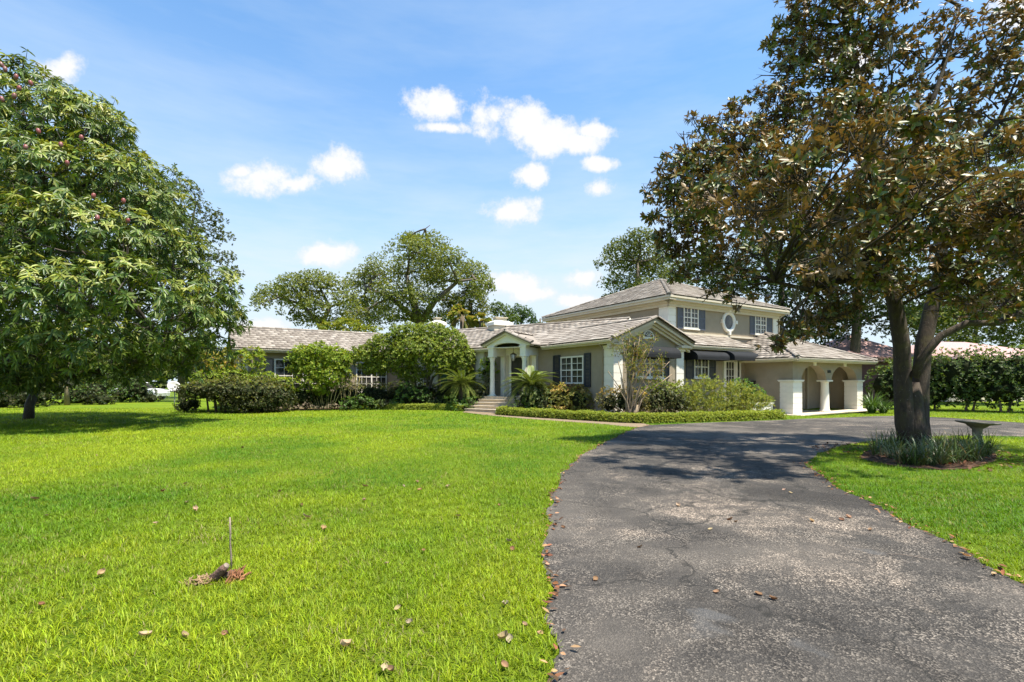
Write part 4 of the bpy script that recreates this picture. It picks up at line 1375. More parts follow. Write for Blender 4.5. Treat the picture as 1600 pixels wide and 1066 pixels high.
plant('live_oak', 'lower pale oak spreading over the far end of the roof', 'tree', b,
      [lobe(x, y, 50 + random.uniform(-2, 2), rx, ry) for x, y, rx, ry in left], oakish(dict(dens=24, cols=[(0.16, 0.19, 0.04), (0.20, 0.22, 0.05), (0.11, 0.14, 0.03)])),
      [([b, at(507, 540, 50), at(500, 505, 50), at(470, 475, 50), at(435, 465, 50)], [0.45, 0.38, 0.3, 0.18, 0.08]), ([at(502, 510, 50), at(515, 480, 50), at(500, 450, 50)], [0.28, 0.2, 0.1])], 'bark_oak', limb_r=0.09, twigs=4)
b = foot(560, 42)
plant('yellow_leaved_tree', 'yellow green leafy tree top showing just over the roof ridge', 'tree', b, [lobe(x, y, 42, rx, ry) for x, y, rx, ry in ((515, 512, 22, 9), (545, 508, 26, 10), (575, 514, 22, 9), (540, 530, 40, 16))],
      oakish(dict(dens=18, L=0.24, cols=[(0.24, 0.25, 0.02), (0.17, 0.2, 0.02), (0.12, 0.16, 0.02)])), [([b, at(548, 540, 42)], [0.15, 0.1])], limb_r=0.05)
b = foot(760, 60)
plant('vine_covered_tree', 'dark vine draped tree standing behind the two chimneys', 'tree', b, [lobe(x, y, 58, rx, ry) for x, y, rx, ry in ((712, 475, 22, 20), (738, 470, 24, 24), (752, 488, 16, 20), (722, 495, 24, 16), (700, 492, 14, 18), (735, 455, 14, 14))],
      oakish(dict(dens=22, gap=0.3, cols=[(0.10, 0.135, 0.022), (0.11, 0.14, 0.028), (0.18, 0.17, 0.05)])), [([b, at(735, 500, 58), at(735, 470, 58)], [0.4, 0.3, 0.2])])
for x, y, w, lab in ((722, 482, 20, 'pale cabbage palm head beside the left chimney'), (752, 492, 16, 'smaller cabbage palm head between the chimneys')):
    Y = 46
    b = foot(x, Y)
    root = empty('cabbage_palm', b, 0, lab, 'palm tree')
    top = Vector(at(x, y + 10, Y))
    mb = MB(); mb.tube([Vector((0, 0, 0)), (top - b) * 0.5 + Vector((0.1, 0, 0)), top - b], [0.26, 0.22, 0.24], 8, lump=0.08); mb.build('trunk', M['bark_palm'], root)
    n = 900
    d = unit(RNG.normal(size=(n, 3)) + np.array([0, 0, 0.15]))
    fr = unit(RNG.normal(size=(18, 3)) + np.array([0, 0, 0.25]))[RNG.integers(0, 18, n)]
    D = unit(fr + RNG.normal(scale=0.22, size=(n, 3)))
    P = np.array(top - b) + fr * RNG.uniform(0.5, 0.9, (n, 1)) * w * Y / FPX * 0.6
    me = leaf_mesh('fronds', P, D, np.array([0, 0, 1.0]) + 0 * D, w * Y / FPX * 0.75, 0.12, pick_cols(n, [(0.16, 0.19, 0.04), (0.26, 0.23, 0.08), (0.30, 0.25, 0.10), (0.10, 0.14, 0.03)]), True, 0.45)
    link('fronds', me, root, M['leaf_soft'])
for i, (nm, lab, x, Y, lb, cols) in enumerate([
        ('laurel_tree', 'small rounded green tree behind the right chimney', 797, 60, ((785, 490, 16, 14), (775, 482, 12, 12), (795, 498, 18, 10)), [(0.09, 0.13, 0.02), (0.07, 0.11, 0.02)]),
        ('evergreen_tree', 'small dark green tree right of the chimneys against the sky', 820, 62, ((812, 488, 14, 12), (825, 495, 12, 12), (805, 500, 16, 10), (832, 503, 9, 8)), [(0.045, 0.085, 0.018), (0.06, 0.11, 0.02)]),
        ('distant_shrub_tree', 'tiny distant tree top peeking over the ridge by the upper eave', 850, 64, ((845, 508, 8, 4), (853, 502, 3, 5)), [(0.07, 0.10, 0.02)])]):
    b = foot(x, Y)
    plant(nm, lab, 'tree', b, [lobe(a, c, Y, rx, ry) for a, c, rx, ry in lb], oakish(dict(dens=20, gap=0.3, L=0.2, cols=cols)), [([b, at(x - 6, 520, Y), at(x - 6, 498, Y)], [0.2, 0.16, 0.1])])
Y = 52
b = foot(1000, Y)
plant('laurel_oak', 'rounded dark oak crown above the upper roof peak', 'tree', b, [lobe(x, y, Y + random.uniform(-2, 2), rx, ry) for x, y, rx, ry in (
    (1000, 372, 26, 16), (968, 392, 26, 20), (1010, 395, 30, 24), (945, 412, 16, 14), (975, 420, 32, 22), (1020, 425, 32, 24), (955, 440, 20, 16), (990, 448, 30, 18), (1040, 410, 28, 30), (1055, 440, 26, 24), (965, 462, 14, 10), (945, 465, 5, 5))],
      oakish(dict(dens=24, gap=0.33, cols=[(0.12, 0.145, 0.028), (0.15, 0.175, 0.036), (0.08, 0.11, 0.022)])), [([b, at(1004, 500, Y), at(1000, 450, Y), at(995, 410, Y)], [0.5, 0.4, 0.3, 0.15])], limb_r=0.09, twigs=4)
Y = 40
for nm, lab, x, lb, cols, Y in (
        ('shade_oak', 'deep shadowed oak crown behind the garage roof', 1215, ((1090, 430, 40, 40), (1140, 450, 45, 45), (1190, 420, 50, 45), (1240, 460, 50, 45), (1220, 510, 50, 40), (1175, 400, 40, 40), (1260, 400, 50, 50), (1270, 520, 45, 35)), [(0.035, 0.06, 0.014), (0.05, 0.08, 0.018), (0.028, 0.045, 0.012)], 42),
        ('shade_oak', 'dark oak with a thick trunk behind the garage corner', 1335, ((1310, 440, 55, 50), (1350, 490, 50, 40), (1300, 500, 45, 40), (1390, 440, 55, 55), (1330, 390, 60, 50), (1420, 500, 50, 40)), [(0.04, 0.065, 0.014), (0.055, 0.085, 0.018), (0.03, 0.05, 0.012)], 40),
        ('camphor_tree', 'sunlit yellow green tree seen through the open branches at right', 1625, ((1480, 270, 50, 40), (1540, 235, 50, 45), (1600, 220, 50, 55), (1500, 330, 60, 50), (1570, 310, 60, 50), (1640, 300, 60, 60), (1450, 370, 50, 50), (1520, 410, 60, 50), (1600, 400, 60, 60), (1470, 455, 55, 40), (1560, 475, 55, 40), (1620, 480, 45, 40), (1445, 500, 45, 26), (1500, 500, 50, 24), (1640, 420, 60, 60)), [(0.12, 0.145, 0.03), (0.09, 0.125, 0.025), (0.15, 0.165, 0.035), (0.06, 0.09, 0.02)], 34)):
    b = foot(x, Y)
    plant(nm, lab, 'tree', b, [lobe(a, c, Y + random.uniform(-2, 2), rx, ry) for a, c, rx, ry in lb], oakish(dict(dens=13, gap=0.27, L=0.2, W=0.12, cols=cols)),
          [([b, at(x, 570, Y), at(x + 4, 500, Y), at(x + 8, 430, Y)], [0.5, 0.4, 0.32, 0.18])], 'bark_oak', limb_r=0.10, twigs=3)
# behind the mango tree
Y = 38
b = foot(285, Y)
plant('thin_oak', 'thin airy tree showing past the upper side of the mango crown', 'tree', b, [lobe(x, y, Y, rx, ry) for x, y, rx, ry in ((268, 300, 26, 18), (298, 298, 15, 13), (306, 322, 19, 18), (332, 342, 19, 17), (308, 365, 38, 24), (350, 370, 14, 15), (345, 408, 26, 18), (368, 428, 12, 10), (270, 350, 30, 30), (250, 330, 30, 30), (290, 420, 40, 30))],
      oakish(dict(dens=11.0, L=0.18, W=0.1, gap=0.36, gs=0.8, cols=[(0.07, 0.085, 0.028), (0.10, 0.115, 0.035), (0.05, 0.065, 0.02)])), [([b, at(280, 500, Y), at(285, 420, Y), at(300, 350, Y), at(306, 318, Y)], [0.26, 0.22, 0.16, 0.09, 0.04])], 'bark_dark', limb_r=0.045, twigs=6)
for x, Y, lb, lab in ((60, 46, ((20, 560, 70, 45), (80, 545, 60, 45), (130, 560, 50, 40), (-50, 560, 70, 50)), 'shadowed broad tree beyond the neighbour hedge'),
                      (215, 50, ((180, 560, 50, 30), (225, 545, 45, 35), (262, 560, 40, 28), (210, 585, 40, 18)), 'shadowed tree above the parked white car'),
                      (320, 48, ((300, 545, 35, 30), (335, 560, 30, 22), (285, 570, 30, 20)), 'leafy tree filling the gap beside the far wing')):
    b = foot(x, Y)
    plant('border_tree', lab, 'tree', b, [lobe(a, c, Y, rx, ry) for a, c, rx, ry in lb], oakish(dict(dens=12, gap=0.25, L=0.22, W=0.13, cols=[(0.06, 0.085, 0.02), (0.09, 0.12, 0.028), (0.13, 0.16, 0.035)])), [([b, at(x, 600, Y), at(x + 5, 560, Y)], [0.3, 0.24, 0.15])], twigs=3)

# woods closing the view far behind
wl = []
for i in range(64):
    a_ = -66 + 132 * i / 63; Y = random.uniform(80, 100)
    hx = Y * math.tan(R(a_)) if abs(a_) < 60 else Y * math.tan(R(60)) * (1 if a_ > 0 else -1) * (1 + (abs(a_) - 60) * 0.08)
    for k in range(2):
        r_ = random.uniform(3.2, 4.8)
        wl.append((np.array([hx + random.uniform(-2, 2), Y + random.uniform(-4, 4), random.uniform(1.5, 5.0)]), np.array([r_ * 1.2, r_, r_ * 0.9])))
P, A = sample_lobes(wl, 0.95, 0.3, 0.6, 1.05, 0.7)
PP, D, Nn = rosettes(P, A, 5, 62, 22, 0.5)
o = link('distant_woods', leaf_mesh('distant_woods', PP, D, Nn, 0.95, 0.66, pick_cols(len(PP), [(0.075, 0.105, 0.025), (0.10, 0.135, 0.03), (0.05, 0.075, 0.02)])), None, M['leaf_soft'])
tag(o, 'far line of dense woods behind the houses', 'woods', kind='stuff')

for x, Y, lb, lab in ((1520, 62, ((1440, 500, 34, 30), (1490, 490, 40, 34), (1545, 500, 38, 30), (1470, 530, 40, 24), (1530, 530, 40, 24)), 'dense tree beyond the neighbour roof to the side of the magnolia'),
                      (1640, 60, ((1590, 490, 40, 36), (1640, 480, 44, 40), (1610, 525, 44, 26), (1690, 500, 44, 40)), 'dense tree beyond the neighbour roof at the picture edge')):
    b = foot(x, Y)
    plant('border_tree', lab, 'tree', b, [lobe(a, c, Y, rx, ry) for a, c, rx, ry in lb], oakish(dict(dens=10, gap=0.22, L=0.24, W=0.15, cols=[(0.09, 0.12, 0.025), (0.12, 0.15, 0.03), (0.07, 0.10, 0.02)])), [([b, at(x, 560, Y), at(x + 5, 510, Y)], [0.35, 0.28, 0.18])], twigs=3)
# ---- mango tree
b = Vector((-19.9, 20.5, 0))
ML_ = [(-170, 260, 18, 150, 150), (-70, 210, 17.5, 120, 110), (15, 150, 18, 62, 62), (70, 185, 17.5, 60, 50), (128, 195, 18.2, 50, 48), (172, 205, 18.6, 28, 36), (60, 270, 16.2, 85, 66), (150, 275, 17, 62, 52), (205, 285, 18, 42, 42), (235, 330, 18, 45, 42),
       (-50, 380, 15.8, 125, 90), (100, 365, 15.6, 95, 64), (200, 385, 16.6, 70, 52), (275, 400, 17.6, 52, 46), (325, 450, 18.3, 46, 44), (342, 500, 18.8, 38, 42), (180, 460, 15.2, 90, 60), (60, 465, 14.8, 100, 70), (-90, 520, 16.2, 120, 80),
       (270, 490, 16.6, 66, 56), (120, 530, 15.4, 90, 46), (20, 545, 16.4, 80, 46), (325, 545, 19.2, 40, 30), (245, 545, 17.6, 56, 32), (180, 575, 18.4, 60, 22), (60, 585, 18.6, 70, 24), (300, 570, 20, 34, 20), (20, 590, 17.2, 60, 22), (-40, 600, 17, 60, 26), (110, 230, 20, 90, 90), (180, 330, 20.5, 110, 100), (60, 400, 20.5, 160, 120), (230, 470, 20.5, 100, 80)]
tpt = Vector((-19.6, 20.5, 1.25))
mango = plant('mango_tree', 'huge dense mango tree with drooping glossy leaves and red fruit', 'tree', b, [lobe(*q) for q in ML_],
              dict(L=0.24, W=0.056, m=10, dens=12.4, spread=70, sj=16, up=0.35, hang=0.28, droop=0.30, hi=True, mat='leaf_mango', rmin=0.5, under=0.5, keep_in=0.72, gap=0.28, gs=0.9, twig=0.3,
                   cols=[(0.048, 0.085, 0.017), (0.070, 0.115, 0.021), (0.098, 0.14, 0.026), (0.135, 0.175, 0.034)], tips=[(0.21, 0.245, 0.045), (0.24, 0.26, 0.055)], tipf=0.34, tipz=0.1),
              [([b, b + Vector((0.15, -0.1, 0.6)), tpt], [0.19, 0.16, 0.15]),
               ([tpt, tpt + Vector((-0.8, -0.3, 0.9)), tpt + Vector((-1.5, -0.8, 3.0)), tpt + Vector((-0.5, -1.5, 7))], [0.15, 0.13, 0.11, 0.05]),
               ([tpt, tpt + Vector((0.5, 0, 0.7)), tpt + Vector((1.0, -0.6, 3.5)), tpt + Vector((2.2, -1.5, 6.5))], [0.14, 0.12, 0.10, 0.04]),
               ([Vector(at(-60, 600, 19.5)), Vector(at(20, 592, 19)), Vector(at(95, 588, 18.6)), Vector(at(165, 578, 18.3)), Vector(at(225, 562, 18.2)), Vector(at(255, 545, 18.2))], [0.22, 0.19, 0.15, 0.12, 0.08, 0.04])],
              'bark_dark', limb_r=0.06, twigs=3)
fm = bpy.data.meshes.new('mango_fruit')
mb = MB(); mb.lathe(0, 0, [(0.0, -0.085), (0.035, -0.075), (0.058, -0.04), (0.064, 0.0), (0.056, 0.04), (0.034, 0.07), (0.0, 0.078)], 10)
fm.from_pydata([tuple(v) for v in mb.v], [], mb.f); fm.update(); fm.materials.append(M['fruit'])
for p in fm.polygons: p.use_smooth = True
for x, y, Y in ((2, 101, 16.6), (8, 108, 16.6), (25, 120, 16.4), (22, 150, 16.4), (30, 138, 16.5), (3, 155, 16.5), (48, 130, 16.5), (105, 255, 16.0), (127, 215, 16.4), (95, 226, 16.2), (146, 306, 15.9), (193, 314, 16.4), (40, 230, 15.6), (200, 345, 16.2), (152, 340, 15.4), (60, 205, 16.0)):
    o = link('mango_fruit', fm, mango, loc=Vector(at(x, y, Y - 0.55)) - b, rot=(random.uniform(-0.3, 0.3), random.uniform(-0.3, 0.3), random.uniform(0, 6)), scale=(0.95, 0.95, 1.15))

# ---- magnolia on the island
b = foot(1425, 11.4); b.y = 11.4
MG = [(1055, 300, 12, 44, 34), (1085, 262, 12, 48, 40), (1100, 350, 11.6, 66, 46), (1150, 235, 12.2, 58, 50), (1165, 310, 11.4, 66, 52), (1120, 410, 11.8, 52, 38), (1070, 385, 12.2, 40, 30), (1200, 400, 10.9, 74, 52), (1165, 455, 11.4, 46, 28),
      (1215, 180, 12.4, 44, 50), (1240, 260, 11.8, 62, 56), (1280, 330, 10.8, 74, 58), (1240, 100, 12.6, 36, 50), (1270, 40, 12.6, 48, 44), (1300, 130, 12.4, 56, 54), (1325, 215, 11.8, 60, 50), (1340, 50, 12.2, 50, 50), (1300, -40, 12.4, 80, 50), (1400, -30, 12.4, 60, 40),
      (1275, 430, 10.6, 66, 48), (1355, 410, 10.2, 70, 54), (1380, 320, 10.4, 74, 56), (1440, 270, 11.6, 52, 36), (1465, 360, 9.8, 74, 52), (1540, 340, 10.2, 66, 48), (1590, 400, 10, 70, 60), (1500, 440, 10.2, 70, 48), (1570, 470, 10.8, 50, 36), (1420, 455, 10.6, 54, 34),
      (1235, 490, 10.9, 44, 26), (1310, 490, 10.9, 50, 28), (1215, 538, 10.4, 26, 12), (1250, 520, 10.5, 26, 14), (1680, 360, 10.8, 80, 90), (1690, 200, 11.4, 70, 90), (1600, 300, 11, 44, 32),
      (1250, 330, 8.8, 80, 50), (1370, 290, 8.4, 80, 50), (1480, 250, 8.6, 70, 40), (1600, 330, 8.4, 90, 60), (1180, 270, 9.6, 60, 40), (1330, 180, 9.4, 60, 40), (1740, 300, 9, 100, 80),
      (1008, 294, 12, 12, 8), (1022, 262, 12, 14, 9), (1034, 240, 12, 10, 8), (1068, 205, 12, 13, 10), (1082, 184, 12, 9, 9), (1104, 196, 12, 14, 10), (1150, 168, 12.2, 16, 12), (1178, 150, 12.4, 10, 10), (1190, 118, 12.5, 14, 12), (1202, 74, 12.6, 12, 12), (1216, 40, 12.6, 14, 12), (1018, 340, 12, 14, 10), (1032, 372, 12.1, 16, 10), (1058, 430, 12, 14, 10), (1100, 462, 11.8, 16, 10), (1232, 8, 12.6, 14, 10),
      (1180, 330, 7.6, 62, 40), (1260, 270, 7.2, 66, 42), (1350, 330, 7.4, 66, 40), (1340, 230, 7.0, 66, 38), (1440, 290, 7.2, 64, 40), (1300, 400, 7.8, 60, 34), (1540, 260, 7.2, 70, 44), (1130, 300, 8.6, 56, 40), (1420, 190, 7.6, 50, 34)]
MGS = [(1410, 90, 12.2, 36, 46), (1395, 170, 12.4, 34, 34), (1450, 200, 12.0, 34, 26), (1490, 160, 11.8, 34, 36), (1520, 90, 12, 34, 42), (1560, 40, 12, 40, 36), (1480, 40, 12.2, 34, 30), (1580, 130, 11.6, 30, 46), (1545, 220, 11.6, 40, 28), (1600, 60, 11.8, 30, 50), (1600, 220, 11.4, 30, 30), (1440, 130, 12.4, 30, 30), (1530, 170, 12.2, 34, 30), (1370, 100, 12.4, 34, 40)]
t1 = [b, Vector(at(1413, 660, 11.4)), Vector(at(1411, 600, 11.38)), Vector(at(1409, 540, 11.35)), Vector(at(1400, 480, 11.3)), Vector(at(1385, 430, 11.4)), Vector(at(1362, 380, 11.5)), Vector(at(1345, 310, 11.7)), Vector(at(1350, 230, 12)), Vector(at(1345, 130, 12.2)), Vector(at(1320, 40, 12.4)), Vector(at(1312, -60, 12.5))]
t2 = [b + Vector((0.22, 0, 0)), Vector(at(1436, 660, 11.45)), Vector(at(1438, 600, 11.48)), Vector(at(1443, 540, 11.55)), Vector(at(1458, 470, 11.7)), Vector(at(1470, 420, 11.7)), Vector(at(1472, 340, 11.8)), Vector(at(1480, 260, 12)), Vector(at(1500, 170, 12)), Vector(at(1560, 90, 12)), Vector(at(1620, 10, 12))]
mag = plant('magnolia_tree', 'large magnolia with brown backed leaves and a forked trunk on the island', 'tree', b,
            [lobe(*q) for q in MG], dict(L=0.145, W=0.056, m=8, dens=34, spread=60, sj=22, up=0.25, gap=0.44, gs=1.5, twig=0.22, hi=True, mat='leaf_mag', rmin=0.25, under=0.8, droop=0.08, keep_in=0.85,
                                         cols=[(0.05, 0.068, 0.016), (0.075, 0.098, 0.02), (0.105, 0.125, 0.027), (0.14, 0.13, 0.03), (0.17, 0.11, 0.034)], jit=0.25),
            [(t1, [0.23, 0.19, 0.175, 0.168, 0.155, 0.135, 0.115, 0.10, 0.09, 0.075, 0.05, 0.03]), (t2, [0.23, 0.19, 0.175, 0.165, 0.15, 0.13, 0.105, 0.09, 0.07, 0.05, 0.02]),
             ([b + Vector((0.1, -0.03, -0.1)), Vector(at(1427, 660, 11.4)), Vector(at(1428, 625, 11.42)), Vector(at(1428, 598, 11.45))], [0.30, 0.22, 0.19, 0.12]),
             ([Vector(at(1428, 590, 11.2)), Vector(at(1440, 560, 11.1)), Vector(at(1470, 525, 11)), Vector(at(1510, 505, 10.9)), Vector(at(1560, 505, 10.8)), Vector(at(1610, 480, 10.7)), Vector(at(1660, 430, 10.7))], [0.085, 0.085, 0.08, 0.075, 0.07, 0.05, 0.03]),
             ([Vector(at(1468, 430, 11.7)), Vector(at(1500, 415, 11.4)), Vector(at(1560, 405, 11)), Vector(at(1620, 390, 10.8))], [0.10, 0.08, 0.06, 0.03]),
             ([Vector(at(1392, 450, 11.3)), Vector(at(1350, 430, 11.1)), Vector(at(1310, 440, 10.9)), Vector(at(1270, 455, 10.8)), Vector(at(1210, 440, 10.9))], [0.13, 0.10, 0.08, 0.06, 0.03]),
             ([Vector(at(1350, 330, 11.6)), Vector(at(1290, 300, 11.6)), Vector(at(1200, 310, 11.6)), Vector(at(1110, 300, 11.8))], [0.11, 0.08, 0.05, 0.02]),
             ([Vector(at(1385, 430, 11.4)), Vector(at(1420, 350, 11.9)), Vector(at(1420, 260, 12)), Vector(at(1450, 180, 12)), Vector(at(1480, 90, 12)), Vector(at(1500, 10, 12.1))], [0.12, 0.09, 0.075, 0.06, 0.04, 0.02]),
             ([Vector(at(1345, 180, 12.1)), Vector(at(1400, 140, 12.2)), Vector(at(1450, 100, 12.2)), Vector(at(1480, 50, 12.2))], [0.07, 0.05, 0.035, 0.015]),
             ([Vector(at(1476, 300, 11.9)), Vector(at(1520, 230, 11.8)), Vector(at(1560, 190, 11.7)), Vector(at(1590, 120, 11.7))], [0.09, 0.06, 0.04, 0.02])],
            'bark_mag', limb_r=0.040, twigs=4, seg=10)
P, A = sample_lobes([lobe(*q) for q in MGS], 26, 0.8, 0.2, 1.15, 0.7, 0.38, 1.5)
PP, D, Nn = rosettes(P, A, 8, 56, 16, 0.6)
s = RNG.uniform(0.75, 1.15, len(PP))
link('crown', leaf_mesh('crown', PP - np.array(b), D, Nn, 0.145 * s, 0.056 * s, pick_cols(len(PP), [(0.05, 0.07, 0.02), (0.08, 0.10, 0.026), (0.16, 0.105, 0.036)]), True, 0.1), mag, M['leaf_mag'])
mb = MB()
for c, r in [lobe(*q) for q in MGS]:
    st = min([Vector(p) for p in t1[6:] + t2[5:]] + [Vector(at(1450, 180, 12)), Vector(at(1480, 90, 12)), Vector(at(1450, 100, 12.2)), Vector(at(1560, 190, 11.7))], key=lambda q: (q - Vector(c)).length)
    near_ = sorted([Vector(p) for p in t1[6:] + t2[5:]] + [Vector(at(1450, 180, 12)), Vector(at(1480, 90, 12)), Vector(at(1450, 100, 12.2)), Vector(at(1560, 190, 11.7))], key=lambda q: (q - Vector(c)).length)[:3]
    for k in range(7):
        dv = unit(RNG.normal(size=3))
        st = near_[k % 2].lerp(near_[(k + 1) % 3], random.random() * 0.6)
        q = bent(st, Vector(c + dv * r), 5, 0, 0.12)
        mb.tube([p - b for p in q], [0.024, 0.02, 0.016, 0.012, 0.008, 0.004], 4, cap=False)
mb.build('twigs', M['bark_mag'], mag)
# grey moss hanging in the branches
for x, y, Y, w, h in ((1377, 170, 11.8, 9, 60), (1390, 60, 12, 9, 50), (1300, 410, 10.6, 8, 36), (1262, 395, 10.7, 7, 40), (1210, 370, 11, 7, 30), (1320, 380, 10.4, 6, 34), (1180, 300, 11.4, 6, 30), (1150, 395, 11.4, 6, 28), (1440, 95, 12, 6, 26), (1245, 450, 10.8, 8, 30)):
    mb = MB(); k = Y / FPX
    for i in range(26):
        p = Vector(at(x + random.gauss(0, w * 0.45), y + random.uniform(-6, 10), Y + random.uniform(-0.12, 0.12))) - b
        L_ = h * k * random.uniform(0.35, 1.0)
        dx = random.uniform(-0.03, 0.03)
        mb.tube([p, p + Vector((dx, 0, -L_ * 0.5)), p + Vector((dx * 2 + random.uniform(-0.02, 0.02), 0, -L_))], [0.007, 0.009, 0.002], 3, cap=False)
    mb.build('hanging_moss', M['moss'], mag)

# ---- shrubs along the house
SH = dict(L=0.095, W=0.055, m=6, dens=60, spread=58, sj=18, up=0.5, mat='leaf', rmin=0.72, under=0.7)


def sh(**k):
    q = dict(SH); q.update(k); return q


def shrub(name, label, x, Y, lobes, leaf, stems=None, core=0.7, **k):
    b = foot(x, Y)
    return plant(name, label, k.pop('cat', 'shrub'), b, [lobe(*l) for l in lobes], leaf, stems, k.pop('bark', 'bark_oak'), k.pop('limbs', False), core=core, part='foliage', stem_part='stems', **k)


DK = [(0.036, 0.052, 0.016), (0.050, 0.068, 0.02), (0.062, 0.060, 0.022)]
GR = [(0.065, 0.125, 0.022), (0.09, 0.155, 0.028), (0.05, 0.095, 0.02)]
LM = [(0.20, 0.27, 0.024), (0.16, 0.23, 0.024), (0.25, 0.29, 0.035), (0.12, 0.18, 0.022)]
YL = [(0.26, 0.24, 0.03), (0.20, 0.22, 0.03), (0.30, 0.20, 0.05)]
shrub('dark_bush', 'big dark clipped bush overhanging the lawn near the satellite dish', 350, 25, [(318, 609, 25, 36, 14, 1.1), (358, 610, 24.8, 38, 20, 1.1), (400, 612, 24.8, 36, 22, 1.1), (390, 630, 24.7, 46, 16, 1.0), (430, 620, 25.2, 28, 24, 1.0)], sh(cols=DK + [(0.07, 0.08, 0.022)], tips=[(0.13, 0.165, 0.03), (0.15, 0.14, 0.04)], tipf=0.6, dens=70),
      [([foot(338, 25.2), at(334, 615, 25.2)], [0.07, 0.06]), ([foot(352, 25.1), at(350, 615, 25.1)], [0.06, 0.05]), ([foot(326, 25.1), at(322, 612, 25.1)], [0.05, 0.04])])
shrub('dark_bush', 'small round dark bush beside the satellite dish pole', 292, 25.6, [(290, 634, 25.6, 15, 10), (300, 630, 25.7, 12, 9)], sh(cols=DK, dens=60))
shrub('lime_shrub', 'lime green loose shrub growing above the big dark bush', 390, 26, [(330, 592, 25.9, 30, 13, 0.6), (365, 590, 26.0, 30, 14, 0.6), (405, 596, 26.2, 30, 15, 0.6), (445, 602, 26.3, 30, 12, 0.6), (375, 612, 26.1, 60, 20, 0.6)], sh(cols=LM, L=0.12, W=0.06, dens=44, mat='leaf_soft'), core=0.55)
shrub('croton_shrub', 'orange yellow leafy shrub at the corner of the far wing', 345, 26.6, [(335, 566, 26.7, 18, 16, 0.4), (358, 560, 26.8, 18, 15, 0.4), (345, 582, 26.6, 28, 14, 0.5)], sh(cols=YL, L=0.2, W=0.08, dens=12, mat='leaf_soft'), [([foot(345, 26.6), at(348, 580, 26.6)], [0.05, 0.04])], core=0.0, limbs=True, limb_r=0.02)
shrub('papaya_shrub', 'pale lime feathery young tree in front of the far wing corner', 392, 26.2, [(395, 552, 26.2, 16, 9, 0.4), (378, 556, 26.2, 12, 8, 0.4), (402, 566, 26.2, 12, 10, 0.4), (392, 575, 26.2, 14, 10, 0.4)], sh(cols=LM + [(0.2, 0.24, 0.03)], L=0.24, W=0.09, dens=11, mat='leaf_soft'), [([foot(393, 26.2), at(394, 575, 26.2), at(394, 556, 26.2)], [0.04, 0.03, 0.02])], core=0.0, limbs=True, limb_r=0.012)
shrub('clipped_hedge', 'dark clipped hedge under the long white window', 500, 27.5, [(460, 620, 26.6, 30, 20, 0.5), (500, 620, 27.2, 34, 21, 0.5), (540, 620, 27.9, 34, 21, 0.5), (582, 619, 28.6, 34, 20, 0.5)], sh(cols=DK, tips=[(0.11, 0.15, 0.03), (0.07, 0.10, 0.02)], tipf=0.55, dens=44), cat='hedge')
shrub('clipped_hedge', 'dark clipped hedge behind the small twisted tree', 670, 29, [(622, 618, 29.0, 34, 20, 0.5), (660, 617, 28.7, 34, 20, 0.5), (700, 618, 28.0, 30, 20, 0.5), (730, 622, 27.4, 20, 18, 0.4)], sh(cols=DK, tips=[(0.10, 0.14, 0.03)], tipf=0.45, dens=44), cat='hedge')
shrub('cane_shrub', 'tall lime green shrub on a fan of tan canes', 505, 26.9, [(474, 558, 27, 24, 18), (500, 550, 27, 28, 14), (525, 560, 26.8, 26, 18), (490, 575, 26.8, 28, 18), (520, 585, 26.7, 28, 20), (500, 600, 26.6, 22, 16), (468, 575, 27, 16, 14)],
      sh(cols=LM, L=0.15, W=0.075, dens=48, mat='leaf_soft', rmin=0.4), [(bent(foot(505 + i * 2.2, 26.9), at(500 + i * 7 + random.uniform(-4, 4), 585 + random.uniform(-10, 10), 26.9), 4, 0, 0.05), 0.022) for i in range(-6, 7)], core=0.0, bark='cane', limbs=True, limb_r=0.014)
shrub('faded_shrub', 'thin tan and green shrub right of the tall lime shrub', 545, 26.8, [(545, 575, 26.9, 16, 22), (555, 600, 26.8, 18, 16), (540, 600, 26.8, 14, 16)], sh(cols=[(0.17, 0.17, 0.05), (0.24, 0.20, 0.09), (0.12, 0.14, 0.03)], L=0.10, W=0.04, dens=15, mat='leaf_soft', rmin=0.3), [(bent(foot(545 + i * 3, 26.8), at(545 + i * 6, 585, 26.8), 4, 0, 0.05), 0.015) for i in range(-3, 4)], core=0.0, bark='cane', limbs=True, limb_r=0.012)
shrub('leafy_groundcover_shrub', 'bright green low shrub at the foot of the dark hedge', 555, 26.4, [(545, 630, 26.3, 16, 9), (565, 628, 26.4, 16, 10), (580, 632, 26.5, 12, 8)], sh(cols=GR, L=0.13, W=0.065, dens=30), core=0.6)
shrub('leafy_groundcover_shrub', 'pale low shrub beside the twisted tree trunks', 600, 26.5, [(600, 632, 26.6, 14, 8), (690, 630, 26.4, 16, 9), (675, 634, 26.2, 12, 7)][:1], sh(cols=[(0.12, 0.15, 0.05), (0.08, 0.11, 0.03)], L=0.10, W=0.05, dens=34), core=0.6)
shrub('leafy_groundcover_shrub', 'mottled low shrub right of the twisted tree trunks', 682, 26.6, [(682, 629, 26.6, 16, 10), (696, 633, 26.4, 12, 8)], sh(cols=[(0.09, 0.12, 0.04), (0.05, 0.08, 0.02)], L=0.10, W=0.05, dens=34), core=0.6)
Y = 27.4
